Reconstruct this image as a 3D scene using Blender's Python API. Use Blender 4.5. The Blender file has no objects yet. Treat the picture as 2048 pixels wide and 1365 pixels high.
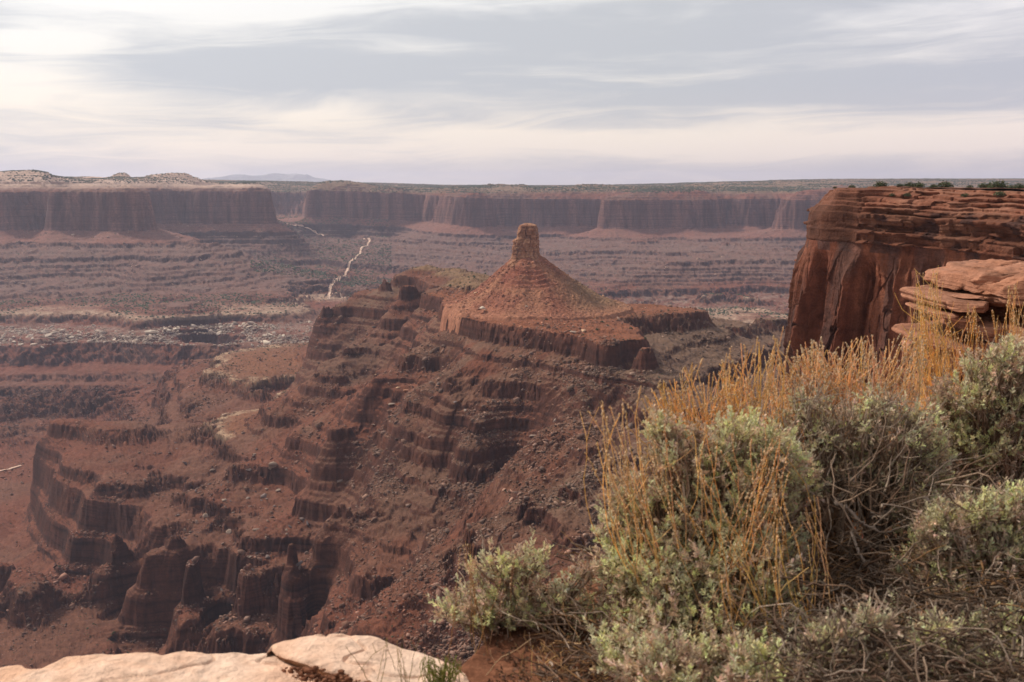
import bpy, math, random
import numpy as np

# ------------------------------------------------------------------ scene basics
scene = bpy.context.scene
COL = scene.collection
R = math.radians
PITCH = R(8.69)                 # the eye is the origin; +Y is the view azimuth; metres
FPX = 2010.0                    # focal length in pixels of the 2048 px wide frame

cam_d = bpy.data.cameras.new("camera")
cam = bpy.data.objects.new("camera", cam_d)
COL.objects.link(cam)
cam.location = (0, 0, 0)
cam.rotation_euler = (R(90) - PITCH, 0, 0)
cam_d.sensor_width = 36
cam_d.lens = FPX / 2048 * 36
cam_d.clip_start = 0.1
cam_d.clip_end = 80000
cam_d.dof.use_dof = True
cam_d.dof.focus_distance = 400
cam_d.dof.aperture_fstop = 7.1
scene.camera = cam

scene.view_settings.view_transform = 'Standard'
scene.view_settings.look = 'None'
scene.view_settings.exposure = 0.0
scene.view_settings.gamma = 1.0
scene.cycles.use_denoising = True
scene.cycles.max_bounces = 6
scene.cycles.volume_bounces = 1
scene.cycles.transparent_max_bounces = 6

SUN_EL, SUN_AZ = R(47), R(-62)          # azimuth from +Y, negative = to the left
sun_d = bpy.data.lights.new("sun", 'SUN')
sun_d.energy = 4.1
sun_d.angle = R(7)
sun_d.color = (1.0, 0.91, 0.79)
sun = bpy.data.objects.new("sun", sun_d)
COL.objects.link(sun)
from mathutils import Vector
sdir = Vector((math.sin(SUN_AZ) * math.cos(SUN_EL), math.cos(SUN_AZ) * math.cos(SUN_EL), math.sin(SUN_EL)))
sun.rotation_euler = sdir.to_track_quat('Z', 'Y').to_euler()


class NT:
    """small helper round a node tree"""
    def __init__(s, tree):
        s.t = tree
        s.t.nodes.clear()

    def n(s, typ, **kw):
        nd = s.t.nodes.new(typ)
        ins = kw.pop('ins', {})
        for k, v in kw.items():
            setattr(nd, k, v)
        for k, v in ins.items():
            s.set(nd.inputs[k], v)
        return nd

    def set(s, sock, v):
        if isinstance(v, bpy.types.NodeSocket):
            s.t.links.new(v, sock)
        else:
            sock.default_value = v

    def math(s, op, a, b=0.0, c=None, clamp=False):
        nd = s.n('ShaderNodeMath', operation=op, use_clamp=clamp)
        s.set(nd.inputs[0], a)
        s.set(nd.inputs[1], b)
        if c is not None:
            s.set(nd.inputs[2], c)
        return nd.outputs[0]

    def mix(s, fac, a, b, blend='MIX'):
        nd = s.n('ShaderNodeMix', data_type='RGBA', blend_type=blend)
        s.set(nd.inputs[0], fac)
        s.set(nd.inputs[6], a)
        s.set(nd.inputs[7], b)
        return nd.outputs[2]

    def ramp(s, fac, stops, interp='LINEAR'):
        nd = s.n('ShaderNodeValToRGB')
        cr = nd.color_ramp
        cr.interpolation = interp
        while len(cr.elements) < len(stops):
            cr.elements.new(0.5)
        for e, (p, c) in zip(cr.elements, stops):
            e.position = p
            e.color = (c, c, c, 1) if not hasattr(c, '__len__') else (*c[:3], 1)
        s.set(nd.inputs[0], fac)
        return nd.outputs[0]

    def noise(s, vec, scale, detail=4, rough=0.5, dist=0.0, dim='3D', w=None):
        nd = s.n('ShaderNodeTexNoise', noise_dimensions=dim)
        if vec is not None:
            s.set(nd.inputs['Vector'], vec)
        if w is not None:
            s.set(nd.inputs['W'], w)
        s.set(nd.inputs['Scale'], scale)
        s.set(nd.inputs['Detail'], detail)
        s.set(nd.inputs['Roughness'], rough)
        s.set(nd.inputs['Distortion'], dist)
        return nd.outputs[0]

    def mapr(s, v, a, b, c, d, smooth=False):
        nd = s.n('ShaderNodeMapRange')
        if smooth:
            nd.interpolation_type = 'SMOOTHSTEP'
        for i, x in enumerate((v, a, b, c, d)):
            s.set(nd.inputs[i], x)
        return nd.outputs[0]

    def vmul(s, v, k):
        nd = s.n('ShaderNodeVectorMath', operation='MULTIPLY')
        s.set(nd.inputs[0], v)
        s.set(nd.inputs[1], k)
        return nd.outputs[0]


# ------------------------------------------------------------------ sky
world = bpy.data.worlds.new("World")
scene.world = world
world.use_nodes = True
W_ = NT(world.node_tree)


def build_sky():
    n = W_
    out = n.n('ShaderNodeOutputWorld')
    bg = n.n('ShaderNodeBackground')
    n.t.links.new(bg.outputs[0], out.inputs[0])
    sky = n.n('ShaderNodeTexSky', sky_type='NISHITA', sun_disc=False,
              sun_elevation=SUN_EL, sun_rotation=SUN_AZ, air_density=1.0, dust_density=2.0)
    blue = n.vmul(sky.outputs[0], (0.1, 0.1, 0.1))
    tc = n.n('ShaderNodeTexCoord')
    d = tc.outputs['Generated']
    sep = n.n('ShaderNodeSeparateXYZ')
    n.set(sep.inputs[0], d)
    X, Y, Z = sep.outputs
    az = n.math('ARCTAN2', X, Y)                    # radians, 0 = view azimuth, + right
    el = n.math('ARCSINE', Z)
    # clouds: long streets lying flat near the horizon
    comb = n.n('ShaderNodeCombineXYZ')
    n.set(comb.inputs[0], n.math('MULTIPLY', az, 4.2))
    n.set(comb.inputs[1], n.math('MULTIPLY', el, 27.0))
    n.set(comb.inputs[2], 3.7)
    cv = comb.outputs[0]
    warp = n.noise(cv, 0.6, 3, 0.5)
    comb2 = n.n('ShaderNodeCombineXYZ')
    n.set(comb2.inputs[0], n.math('MULTIPLY', az, 3.0))
    elw = n.math('ADD', n.math('MULTIPLY', el, 24.0), n.math('MULTIPLY', warp, 1.6))
    elw = n.math('ADD', elw, n.math('MULTIPLY', az, -0.9))
    n.set(comb2.inputs[1], elw)
    n.set(comb2.inputs[2], SKY_SEED)
    big = n.noise(comb2.outputs[0], 0.62, 4, 0.42, 0.25)
    fine = n.noise(n.vmul(comb2.outputs[0], (1.0, 1.35, 1.0)), 1.5, 7, 0.6, 0.9)
    dens = n.math('ADD', n.math('MULTIPLY', big, 0.55), n.math('MULTIPLY', fine, 0.45))
    mott = n.noise(n.vmul(cv, (0.8, 0.62, 1.0)), 1.7, 7, 0.6, 0.5)
    dens = n.math('ADD', dens, n.math('MULTIPLY', n.math('SUBTRACT', mott, 0.5), 0.30))
    # bright openings of the overcast at given places of the sky (centre az, el, radii, strength)
    for (a0, e0, ra, re, k) in SKY_SPOTS:
        wob = n.math('MULTIPLY', n.math('SUBTRACT', warp, 0.5), re * 1.5)
        da = n.math('DIVIDE', n.math('SUBTRACT', az, R(a0)), R(ra))
        de = n.math('DIVIDE', n.math('SUBTRACT', n.math('ADD', el, n.math('MULTIPLY', wob, R(1))), R(e0)), R(re))
        q = n.math('ADD', n.math('MULTIPLY', da, da), n.math('MULTIPLY', de, de))
        g = n.math('EXPONENT', n.math('MULTIPLY', q, -1.0))
        dens = n.math('ADD', dens, n.math('MULTIPLY', g, k))
    f = n.mapr(dens, 0.38, 0.68, 0.0, 1.0, True)
    elev = n.mapr(el, 0.0, R(12), 0.0, 1.0)
    dark = n.ramp(elev, [(0.0, (0.80, 0.69, 0.66)), (0.18, (0.66, 0.635, 0.64)), (0.45, (0.60, 0.61, 0.64)), (1.0, (0.62, 0.635, 0.66))])
    lite = n.ramp(elev, [(0.0, (1.08, 0.90, 0.77)), (0.3, (1.08, 0.95, 0.81)), (0.55, (1.0, 0.95, 0.88)), (1.0, (1.0, 1.0, 0.99))])
    cloud = n.mix(f, dark, lite)
    # lilac cast towards the right
    lil = n.mapr(az, R(8), R(30), 0.0, 0.45)
    cloud = n.mix(lil, cloud, n.mix(1.0, cloud, (0.97, 0.93, 1.07, 1), 'MULTIPLY'))
    col = n.mix(0.93, blue, cloud)
    # the overcast is brighter round the veiled sun
    sd = n.n('ShaderNodeVectorMath', operation='DOT_PRODUCT')
    n.set(sd.inputs[0], d)
    sd.inputs[1].default_value = tuple(sdir)
    glow = n.math('POWER', n.math('MAXIMUM', sd.outputs['Value'], 0.0), 3.0)
    # ... and duller in the opposite half of the sky and overhead
    fr = n.n('ShaderNodeVectorMath', operation='DOT_PRODUCT')
    n.set(fr.inputs[0], d)
    fr.inputs[1].default_value = (math.sin(R(-20)), math.cos(R(-20)), 0)
    half = n.mapr(fr.outputs['Value'], -0.3, 0.8, SKY_BACK, SKY_GAIN, True)
    half = n.math('MULTIPLY', half, n.mapr(el, R(14), R(40), 1.0, SKY_TOP, True))
    st = n.math('ADD', half, n.math('MULTIPLY', glow, SKY_GLOW))
    n.set(bg.inputs[0], col)
    n.set(bg.inputs[1], st)


SKY_SEED = 5.3
SKY_TOP = 0.70
SKY_GAIN, SKY_BACK, SKY_GLOW = 0.98, 0.86, 0.45
SKY_SPOTS = [(-17, 10.2, 9, 1.3, 0.4), (-26.5, 5.0, 8, 1.4, 0.24), (-24, 7.3, 3.2, 0.7, 0.3), (6, 2.3, 12, 0.8, 0.26),
             (24, 2.4, 9, 0.5, 0.26), (-2, 2.9, 3, 0.35, 0.2), (-12, 6.2, 8, 1.0, -0.2), (-4, 7.6, 5, .5, .12), (8, 6.0, 7, .5, .08), (6, 8.0, 14, 1.2, -0.10),
             (12, 5.0, 16, 1.2, -0.15), (-11, 4.0, 4, 0.6, 0.12), (0, 1.0, 30, 0.8, -0.05)]
build_sky()

# ------------------------------------------------------------------ helpers
def tag(o, label=None, cat=None, group=None, kind=None):
    if label: o['label'] = label
    if cat: o['category'] = cat
    if group: o['group'] = group
    if kind: o['kind'] = kind
    return o


def mesh_data(name, verts, quads=None, tris=None, mat=None, col=None, smooth=False):
    me = bpy.data.meshes.new(name)
    verts = np.asarray(verts, np.float32).reshape(-1, 3)
    q = np.zeros((0, 4), np.int32) if quads is None else np.asarray(quads, np.int32).reshape(-1, 4)
    t = np.zeros((0, 3), np.int32) if tris is None else np.asarray(tris, np.int32).reshape(-1, 3)
    me.vertices.add(len(verts))
    me.vertices.foreach_set('co', verts.ravel())
    loops = np.concatenate([q.ravel(), t.ravel()])
    me.loops.add(len(loops))
    me.loops.foreach_set('vertex_index', loops)
    nf = len(q) + len(t)
    me.polygons.add(nf)
    st = np.concatenate([np.arange(len(q)) * 4, len(q) * 4 + np.arange(len(t)) * 3]).astype(np.int32)
    me.polygons.foreach_set('loop_start', st)
    if smooth:
        me.polygons.foreach_set('use_smooth', np.ones(nf, bool))
    if col is not None:
        a = me.color_attributes.new('Col', 'FLOAT_COLOR', 'POINT')
        c = np.ones((len(verts), 4), np.float32)
        c[:, :col.shape[1]] = col
        a.data.foreach_set('color', c.ravel())
    me.update(calc_edges=True)
    if mat:
        me.materials.append(mat)
    return me


def obj(name, me, parent=None):
    o = bpy.data.objects.new(name, me)
    COL.objects.link(o)
    if parent is not None:
        o.parent = parent
    return o


def empty(name, loc=(0, 0, 0)):
    o = bpy.data.objects.new(name, None)
    o.empty_display_size = 0.2
    COL.objects.link(o)
    o.location = loc
    return o


def grid_quads(nr, nc, wrap=False):
    i = np.arange(nr - 1)[:, None]
    m = nc if wrap else nc - 1
    j = np.arange(m)[None, :]
    j2 = (j + 1) % nc
    return np.stack(np.broadcast_arrays(i * nc + j, i * nc + j2, (i + 1) * nc + j2, (i + 1) * nc + j), -1).reshape(-1, 4)


_rs = np.random.RandomState(7)
PERM = _rs.permutation(256).astype(np.int32)
PERM = np.concatenate([PERM, PERM, PERM])
_a = _rs.rand(256) * 2 * np.pi
G2 = np.stack([np.cos(_a), np.sin(_a)], 1).astype(np.float32)
_g = _rs.normal(size=(256, 3))
G3 = (_g / np.linalg.norm(_g, axis=1)[:, None]).astype(np.float32)


def pn2(x, y, seed=0):
    xi = np.floor(x); yi = np.floor(y)
    xf = (x - xi).astype(np.float32); yf = (y - yi).astype(np.float32)
    xi = (xi.astype(np.int32) + seed * 37) & 255; yi = (yi.astype(np.int32) + seed * 91) & 255
    u = xf * xf * xf * (xf * (xf * 6 - 15) + 10); v = yf * yf * yf * (yf * (yf * 6 - 15) + 10)
    def g(ix, iy, fx, fy):
        h = PERM[PERM[ix & 255] + (iy & 255)]
        return G2[h, 0] * fx + G2[h, 1] * fy
    a = g(xi, yi, xf, yf); b = g(xi + 1, yi, xf - 1, yf)
    c = g(xi, yi + 1, xf, yf - 1); d = g(xi + 1, yi + 1, xf - 1, yf - 1)
    return (a + u * (b - a)) * (1 - v) + (c + u * (d - c)) * v * 1.0


def pn3(x, y, z, seed=0):
    x, y, z = np.broadcast_arrays(x, y, z)
    xi = np.floor(x); yi = np.floor(y); zi = np.floor(z)
    xf = (x - xi).astype(np.float32); yf = (y - yi).astype(np.float32); zf = (z - zi).astype(np.float32)
    xi = (xi.astype(np.int32) + seed * 37) & 255; yi = (yi.astype(np.int32) + seed * 91) & 255; zi = (zi.astype(np.int32) + seed * 53) & 255
    u = xf * xf * (3 - 2 * xf); v = yf * yf * (3 - 2 * yf); w = zf * zf * (3 - 2 * zf)
    def g(dx, dy, dz):
        h = PERM[PERM[PERM[(xi + dx) & 255] + ((yi + dy) & 255)] + ((zi + dz) & 255)]
        return G3[h, 0] * (xf - dx) + G3[h, 1] * (yf - dy) + G3[h, 2] * (zf - dz)
    def l(a, b, t): return a + t * (b - a)
    return l(l(l(g(0, 0, 0), g(1, 0, 0), u), l(g(0, 1, 0), g(1, 1, 0), u), v),
             l(l(g(0, 0, 1), g(1, 0, 1), u), l(g(0, 1, 1), g(1, 1, 1), u), v), w)


def fbm2(x, y, wl, octv=4, seed=0, gain=0.5, ridge=False):
    s = 0; a = 1.0; f = 1.0 / wl
    for o in range(octv):
        c, sn = math.cos(o * 1.3 + 0.4), math.sin(o * 1.3 + 0.4)
        n = pn2((x * c - y * sn) * f + 17.3 * o, (x * sn + y * c) * f - 9.1 * o, seed + o)
        if ridge:
            n = 0.5 - 2 * np.abs(n)
        s = s + a * n
        a *= gain; f *= 2.03
    return s


def fbm3(x, y, z, wl, octv=4, seed=0, gain=0.5, ridge=False):
    s = 0; a = 1.0; f = 1.0 / wl
    for o in range(octv):
        n = pn3(x * f + 17.3 * o, y * f - 9.1 * o, z * f + 4.7 * o, seed + o)
        if ridge:
            n = 0.5 - 2 * np.abs(n)
        s = s + a * n
        a *= gain; f *= 2.03
    return s


def sstep(a, b, x):
    t = np.clip((x - a) / (b - a), 0, 1)
    return t * t * (3 - 2 * t)


def lerp(a, b, t): return a + (b - a) * t


CP, SP = math.cos(PITCH), math.sin(PITCH)


def ray(px, py):
    """(x, down) per metre of forward distance for a pixel of the 2048 x 1365 photograph"""
    u = (px - 1024.0) / FPX; v = (py - 682.5) / FPX
    fw = CP - v * SP
    return u / fw, (SP + v * CP) / fw


def at(px, py, Y=None, z=None):
    a, d = ray(px, py)
    if Y is None:
        Y = -z / d
    return (a * Y, Y, -d * Y)


def project(x, y, z):
    """world -> photograph pixels"""
    fw = y * CP - z * SP
    up = y * SP + z * CP
    return 1024 + FPX * x / fw, 682.5 - FPX * up / fw


def rock_mat(name, rough=0.9, bump=(1.0, 0.6), scale=0.35, strata=0.35, streak=0.0, tint=None, bscale=None):
    """vertex colour (rgb; alpha = cliff) times procedural mottling, bedding bands and streaks"""
    m = bpy.data.materials.new(name)
    m.use_nodes = True
    n = NT(m.node_tree)
    out = n.n('ShaderNodeOutputMaterial')
    p = n.n('ShaderNodeBsdfPrincipled', ins={'Roughness': rough, 'Specular IOR Level': 0.15})
    n.t.links.new(p.outputs[0], out.inputs[0])
    at_ = n.n('ShaderNodeAttribute', attribute_name='Col')
    geo = n.n('ShaderNodeNewGeometry')
    pos = geo.outputs['Position']
    base = at_.outputs['Color']; cliff = at_.outputs['Alpha']
    n1 = n.noise(pos, scale, 6, 0.62)
    base = n.mix(1.0, base, n.ramp(n1, [(0.25, 0.62), (0.5, 1.0), (0.75, 1.36)]), 'MULTIPLY')
    n2 = n.noise(pos, scale * 7, 3, 0.6)
    base = n.mix(1.0, base, n.ramp(n2, [(0.3, 0.78), (0.7, 1.22)]), 'MULTIPLY')
    sep = n.n('ShaderNodeSeparateXYZ'); n.set(sep.inputs[0], pos)
    warp = n.noise(pos, scale * 0.12, 2, 0.5)
    zz = n.math('ADD', sep.outputs[2], n.math('MULTIPLY', warp, 2.0 / scale))
    if strata:
        b = n.noise(None, scale * 0.9, 5, 0.7, 0, '1D', zz)
        b = n.ramp(b, [(0.3, 1.0 - strata * 1.4), (0.45, 1.0 - strata * 0.2), (0.5, 1.0 + strata * .3), (0.7, 1.0 + strata)])
        msk = n.mapr(n.noise(pos, scale * 0.07, 3, .6), .38, .62, 0.25, 1.0)
        base = n.mix(n.math('MULTIPLY', cliff, msk), base, n.mix(1.0, base, b, 'MULTIPLY'))
    if streak:
        v = n.vmul(pos, (1.0, 1.0, 0.06))
        s = n.noise(v, scale * 0.8, 5, 0.6, 0.4)
        s = n.ramp(s, [(0.34, 1.0 - streak), (0.52, 1.0), (0.72, 1.0 + streak * 0.4)])
        msk = n.mapr(n.noise(pos, scale * 0.1, 2, .6, .5), .42, .6, 0.1, 1.0)
        base = n.mix(n.math('MULTIPLY', cliff, msk), base, n.mix(1.0, base, s, 'MULTIPLY'))
        s2 = n.noise(n.vmul(pos, (1.0, 1.0, 0.12)), scale * 0.17, 4, 0.6, 0.6)
        base = n.mix(cliff, base, n.mix(1.0, base, n.ramp(s2, [(0.34, 1.0 - streak * .9), (0.5, 1.0), (0.68, 1.0 + streak * 0.6)]), 'MULTIPLY'))
    n.set(p.inputs['Base Color'], base)
    bs = bscale or scale
    h = n.noise(pos, bs * 2.2, 6, 0.68)
    bmp = n.n('ShaderNodeBump', ins={'Strength': bump[1], 'Distance': bump[0], 'Height': h})
    n.set(p.inputs['Normal'], bmp.outputs[0])
    return m

# ------------------------------------------------------------------ canyon terrain
def staircase(strata, top=260.0, bottom=-760.0, e0=0.0):
    """bedding: (rim elevation, cliff height, compression); returns ascending knots e -> z"""
    z = top
    e = top + e0
    E = [e]; Z = [z]
    for rim, h, c in strata:
        e -= z - rim; z = rim
        E.append(e); Z.append(z)
        e -= c * h; z -= h
        E.append(e); Z.append(z)
    e -= z - bottom
    E.append(e); Z.append(bottom)
    return np.array(E[::-1]), np.array(Z[::-1])


S_NEAR = staircase([(-148, 7, .2), (-165, 21, .16), (-196, 5, .25), (-215, 17, .18), (-238, 5, .25), (-250, 11, .2), (-275, 10, .2),
                    (-290, 13, .2), (-312, 6, .25), (-330, 14, .2), (-350, 5, .25), (-366, 20, .16), (-400, 15, .18), (-420, 40, .16),
                    (-468, 34, .18), (-508, 6, .25)])
E0_FAR = -132.0         # both stairs meet at the white rim
S_FAR = staircase([(60, 16, .2), (38, 14, .25), (14, 8, .3), (-25, 8, .3), (-38, 7, .3), (-50, 7, .3), (-63, 147, .07), (-250, 14, .2),
                   (-270, 6, .3), (-284, 15, .2), (-306, 8, .22), (-318, 5, .3), (-327, 9, .22), (-341, 8, .22), (-354, 5, .25),
                   (-366, 24, .16), (-398, 10, .2), (-412, 46, .22), (-470, 16, .25), (-500, 6, .3)], e0=E0_FAR)


def blend_far(y): return sstep(2330, 2520, y)


def T_dip(x, y):
    """the beds rise towards the left"""
    return 46 * sstep(2950, 3800, y) * sstep(0.03, -0.2, x / np.maximum(y, 1)) * sstep(9000, 5500, y)


def beds(e, y):
    b = blend_far(y)
    return lerp(np.interp(e, *S_NEAR), np.interp(e, *S_FAR), b)


_eg = np.linspace(-520, 270, 4000)


def _smooth(S, n):
    v = np.interp(_eg, *S); k = np.hanning(n); k /= k.sum()
    p = np.pad(v, n // 2, 'reflect', reflect_type='odd')
    return np.convolve(p, k, 'same')[n // 2:n // 2 + len(v)]


SM_NEAR = _smooth(S_NEAR, 420)
SM_FAR = np.interp(_eg, *S_FAR) * 0.5 + 0.5 * _smooth(S_FAR, 160)


def z_lin(e): return np.interp(e, _eg, SM_NEAR)


def unbeds(z, y):
    return np.interp(z, beds(_eg, np.full_like(_eg, y)), _eg)


CTRL = []      # (x, y, z)


def cz(z, *pts):
    for px, py in pts:
        CTRL.append(at(px, py, z=z))


def cy(Y, *pts):
    for px, py in pts:
        CTRL.append(at(px, py, Y=Y))


def cw(*pts):
    """(px, forward distance, z): hidden places"""
    for px, Y, z in pts:
        a, _ = ray(px, 600)
        CTRL.append((a * Y, Y, z))


# terrace round the butte and the ledges behind it
cz(-165.5, (770, 560), (805, 574), (845, 588), (886, 604), (884, 614), (905, 631), (960, 645), (1020, 655), (1100, 667), (1180, 681),
   (1240, 691), (1281, 697), (1284, 682), (1278, 660), (1245, 640), (1213, 619), (1235, 610), (1300, 611), (1360, 617), (1405, 623))
cz(-161, (1000, 632), (1100, 645), (1180, 655), (1240, 670), (1000, 620), (1100, 630), (930, 612))
cz(-160, (1190, 628), (960, 622), (912, 604), (928, 617), (945, 630))
cw((150, 1950, -508), (60, 1850, -515), (330, 2000, -450))
cz(-148.5, (827, 535), (870, 545), (915, 560), (955, 574))
cz(-146, (900, 541), (960, 550), (985, 560))
cw((1060, 1340, -155), (1200, 1450, -162), (1300, 1420, -164), (1000, 1500, -150), (1050, 1650, -175), (1200, 1620, -195),
   (1400, 1480, -215), (1000, 2000, -230), (900, 2150, -255), (830, 2150, -240), (1200, 1950, -300), (1450, 1750, -290), (1100, 2300, -345), (1600, 2200, -350),
   (1000, 2600, -362), (1300, 2600, -364), (1600, 2650, -366))
# second ledge, left flank and right arm
cz(-215.5, (700, 608), (745, 618), (800, 630), (843, 642), (835, 668), (850, 690), (900, 722), (980, 757))
cz(-205, (800, 600), (860, 625))
cz(-215.5, (1322, 668), (1400, 656), (1480, 648), (1565, 640))
cz(-209, (1330, 652), (1420, 640), (1480, 640))
cw((1500, 1650, -225), (1590, 1620, -240))
cz(-250, (632, 650), (690, 655), (735, 660), (790, 690), (735, 690), (700, 700))
cz(-250, (740, 780), (800, 800), (880, 830), (960, 850), (1060, 887))
cz(-275.5, (640, 752), (690, 742), (720, 738), (760, 748))
cz(-290, (660, 860), (690, 848), (740, 850), (770, 880), (820, 900), (900, 915), (980, 935))
cz(-330.5, (690, 1010), (760, 1015), (820, 1030), (862, 1065), (900, 1060))
# near ridge that comes down from the tip of the terrace
cz(-205, (1255, 765)); cz(-214, (1232, 800)); cz(-222, (1180, 850)); cz(-232, (1090, 885)); cz(-250, (1060, 950)); cz(-265, (1012, 1030))
cz(-290, (900, 1130)); cz(-316, (800, 1205)); cz(-345, (700, 1290))
cy(1035, (1010, 960)); cy(955, (900, 1085)); cy(910, (790, 1185)); cy(890, (690, 1240))
cw((1200, 820, -225), (1150, 700, -262), (1050, 640, -290), (900, 600, -330), (1300, 950, -215), (1300, 760, -240), (800, 560, -350))
cy(1190, (1400, 735)); cy(1290, (1500, 735)); cy(1100, (1400, 800)); cy(1180, (1510, 780)); cy(1450, (1560, 720))
cw((1450, 900, -235), (1500, 700, -240), (1600, 900, -220), (1700, 600, -230), (1800, 800, -220), (2000, 600, -200), (2100, 1200, -170),
   (1500, 450, -220), (1250, 450, -190), (1000, 400, -210), (1900, 1700, -260), (2100, 2300, -340))
# white rim bench (near) and what lies under it
cz(-366.5, (600, 692), (540, 697), (470, 703), (440, 716), (414, 742), (450, 750), (490, 762), (525, 777), (556, 799), (545, 815), (500, 822), (450, 832), (436, 850),
   (480, 905), (462, 932), (520, 925), (570, 940), (620, 975), (660, 1010), (640, 1060), (580, 1090), (640, 1088), (692, 1102), (722, 1152))
cz(-361, (520, 745), (580, 730), (600, 770), (500, 725), (560, 710))
cz(-345, (650, 745), (640, 790), (610, 800))
cz(-345, (580, 900), (690, 960), (600, 860))
cz(-400, (370, 790), (400, 850), (430, 960), (470, 1030))
cz(-410, (330, 860), (360, 960), (430, 1060), (480, 1100))
# dark block on the left and its lobes
for px_, py_, Y_ in ((100, 850, 1540), (150, 843, 1545), (215, 843, 1550), (278, 852, 1555), (270, 880, 1490), (225, 893, 1470), (262, 910, 1445), (180, 930, 1410), (262, 947, 1385), (200, 987, 1325),
                     (262, 1003, 1305), (300, 1040, 1250), (235, 1088, 1190), (310, 1078, 1205), (330, 1122, 1148), (290, 1165, 1105), (385, 1166, 1090), (375, 1195, 1060), (405, 1180, 1085), (360, 1150, 1110), (300, 1120, 1155),
                     (330, 930, 1420), (330, 1000, 1320), (370, 1060, 1230), (420, 1130, 1130), (480, 1180, 1060), (520, 1150, 1085), (560, 1140, 1085), (600, 1130, 1080), (310, 865, 1575),
                     (76, 900, 1536), (65, 960, 1540), (105, 990, 1418), (112, 1040, 1370), (160, 1095, 1300), (235, 1150, 1210)):
    cy(Y_, (px_, py_))
cw((150, 1650, -500), (60, 1630, -515), (230, 1690, -475), (20, 1500, -519), (30, 1400, -520))
cz(-519, (56, 1036), (96, 1129), (178, 1160), (273, 1226), (388, 1284), (470, 1306))
cz(-521, (40, 1080), (90, 1180), (160, 1200), (240, 1250), (330, 1290), (0, 1050), (0, 980), (20, 940))
cz(-430, (640, 1150), (590, 1200), (640, 1210)); cz(-455, (560, 1260), (620, 1275))
# low terraces bottom left
cz(-469, (-40, 1130), (0, 1133), (30, 1150), (62, 1165), (50, 1185)); cz(-460, (-60, 1150)); cz(-505, (-30, 1215), (60, 1225), (110, 1235), (-80, 1220))
cz(-507, (0, 1252), (60, 1243), (130, 1238), (200, 1247), (230, 1290), (160, 1300), (0, 1300), (-60, 1280)); cz(-521, (255, 1300), (300, 1320))
cw((100, 850, -515), (-200, 900, -500), (400, 800, -470), (600, 700, -420), (200, 600, -480), (600, 500, -380), (-200, 600, -470), (800, 400, -300), (300, 400, -400), (-200, 400, -380))
cw((1024, 230, -160), (300, 230, -260), (1800, 230, -150), (-300, 230, -260))
# valley floor on the left
cz(-516, (0, 900), (60, 880)); cz(-500, (0, 830), (120, 810), (250, 800)); cz(-480, (-60, 765), (0, 765), (150, 762), (300, 758)); cz(-472, (400, 715))
cz(-412.5, (-100, 690), (0, 690), (150, 688), (280, 688), (400, 690), (480, 690)); cz(-398.5, (60, 680), (300, 676), (560, 668), (620, 668))
# far white rim
cz(-366.5, (-140, 634), (-60, 632), (0, 631), (100, 632), (200, 633), (300, 637), (400, 633), (500, 626), (560, 618), (610, 610), (655, 606), (700, 603), (760, 602))
cz(-361, (0, 622), (200, 621), (400, 618), (540, 608), (655, 596))
# far benches and talus, left mesa
for Y, z, pts in ((3250, None, [(0, 590), (200, 588), (400, 590), (560, 588)]), (3480, None, [(0, 545), (200, 545), (400, 550), (520, 565)]),
                  (3680, None, [(0, 503), (150, 500), (300, 500), (400, 503)]), (3880, None, [(-40, 474), (20, 474), (80, 472), (180, 470), (265, 468)]),
                  (4250, None, [(420, 500), (520, 530)]), (4650, None, [(335, 458), (420, 460), (500, 460), (545, 458)])):
    cy(Y, *pts)
cy(3915, (0, 392), (100, 392), (190, 397), (262, 405)); cy(4010, (0, 384), (100, 384), (200, 388)); cy(4090, (0, 370), (60, 368), (150, 374), (225, 384))
cy(4150, (-30, 352), (20, 351), (60, 350), (100, 352)); cy(4160, (118, 366), (160, 372))
cw((272, 4300, -150), (285, 4600, -120), (300, 5000, -100), (310, 5300, -80), (100, 4700, 40), (-100, 4400, 40))
cy(4690, (335, 402), (420, 405), (500, 404), (540, 412)); cy(4720, (350, 390), (450, 392), (540, 392))
cy(5000, (180, 356), (260, 353), (330, 351), (385, 354)); cy(4960, (200, 362), (300, 362), (390, 366)); cy(5050, (430, 372), (500, 372)); cy(5300, (520, 366))
# side canyon with the road
cy(6300, (560, 440)); cy(5750, (600, 458), (570, 452)); cy(5300, (660, 474), (640, 480)); cy(4950, (725, 492), (700, 500), (600, 505)); cy(4500, (700, 520), (620, 530)); cy(3900, (680, 555), (600, 560))
# far wall
cy(5600, (625, 450), (700, 450), (790, 452)); cy(5640, (620, 396), (700, 396), (790, 396)); cy(5300, (865, 462)); cy(5250, (885, 462), (960, 464)); cy(5290, (870, 398), (960, 398))
cy(5500, (1010, 458), (1100, 460), (1180, 460)); cy(5540, (1010, 400), (1100, 400), (1180, 400)); cy(5200, (1210, 464), (1300, 464), (1360, 462)); cy(5240, (1215, 402), (1300, 402), (1350, 400))
cy(5550, (1400, 460), (1480, 460), (1560, 462)); cy(5590, (1400, 398), (1500, 396), (1580, 396)); cy(5100, (1610, 470), (1700, 470)); cy(5140, (1615, 398), (1700, 398)); cy(5150, (1800, 460), (2050, 460)); cy(5190, (1800, 398), (2050, 398))
cy(5800, (620, 387), (790, 387)); cy(5600, (900, 385), (1100, 387)); cy(5450, (1250, 386), (1400, 385)); cy(5700, (1550, 384), (1700, 384))
cy(4750, (850, 492), (950, 494), (1100, 496), (1250, 496), (1400, 490), (1550, 492))
cz(-284.5, (1360, 524), (1420, 520), (1500, 518), (1620, 520), (1800, 520)); cz(-279, (1400, 512), (1550, 508))
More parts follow.
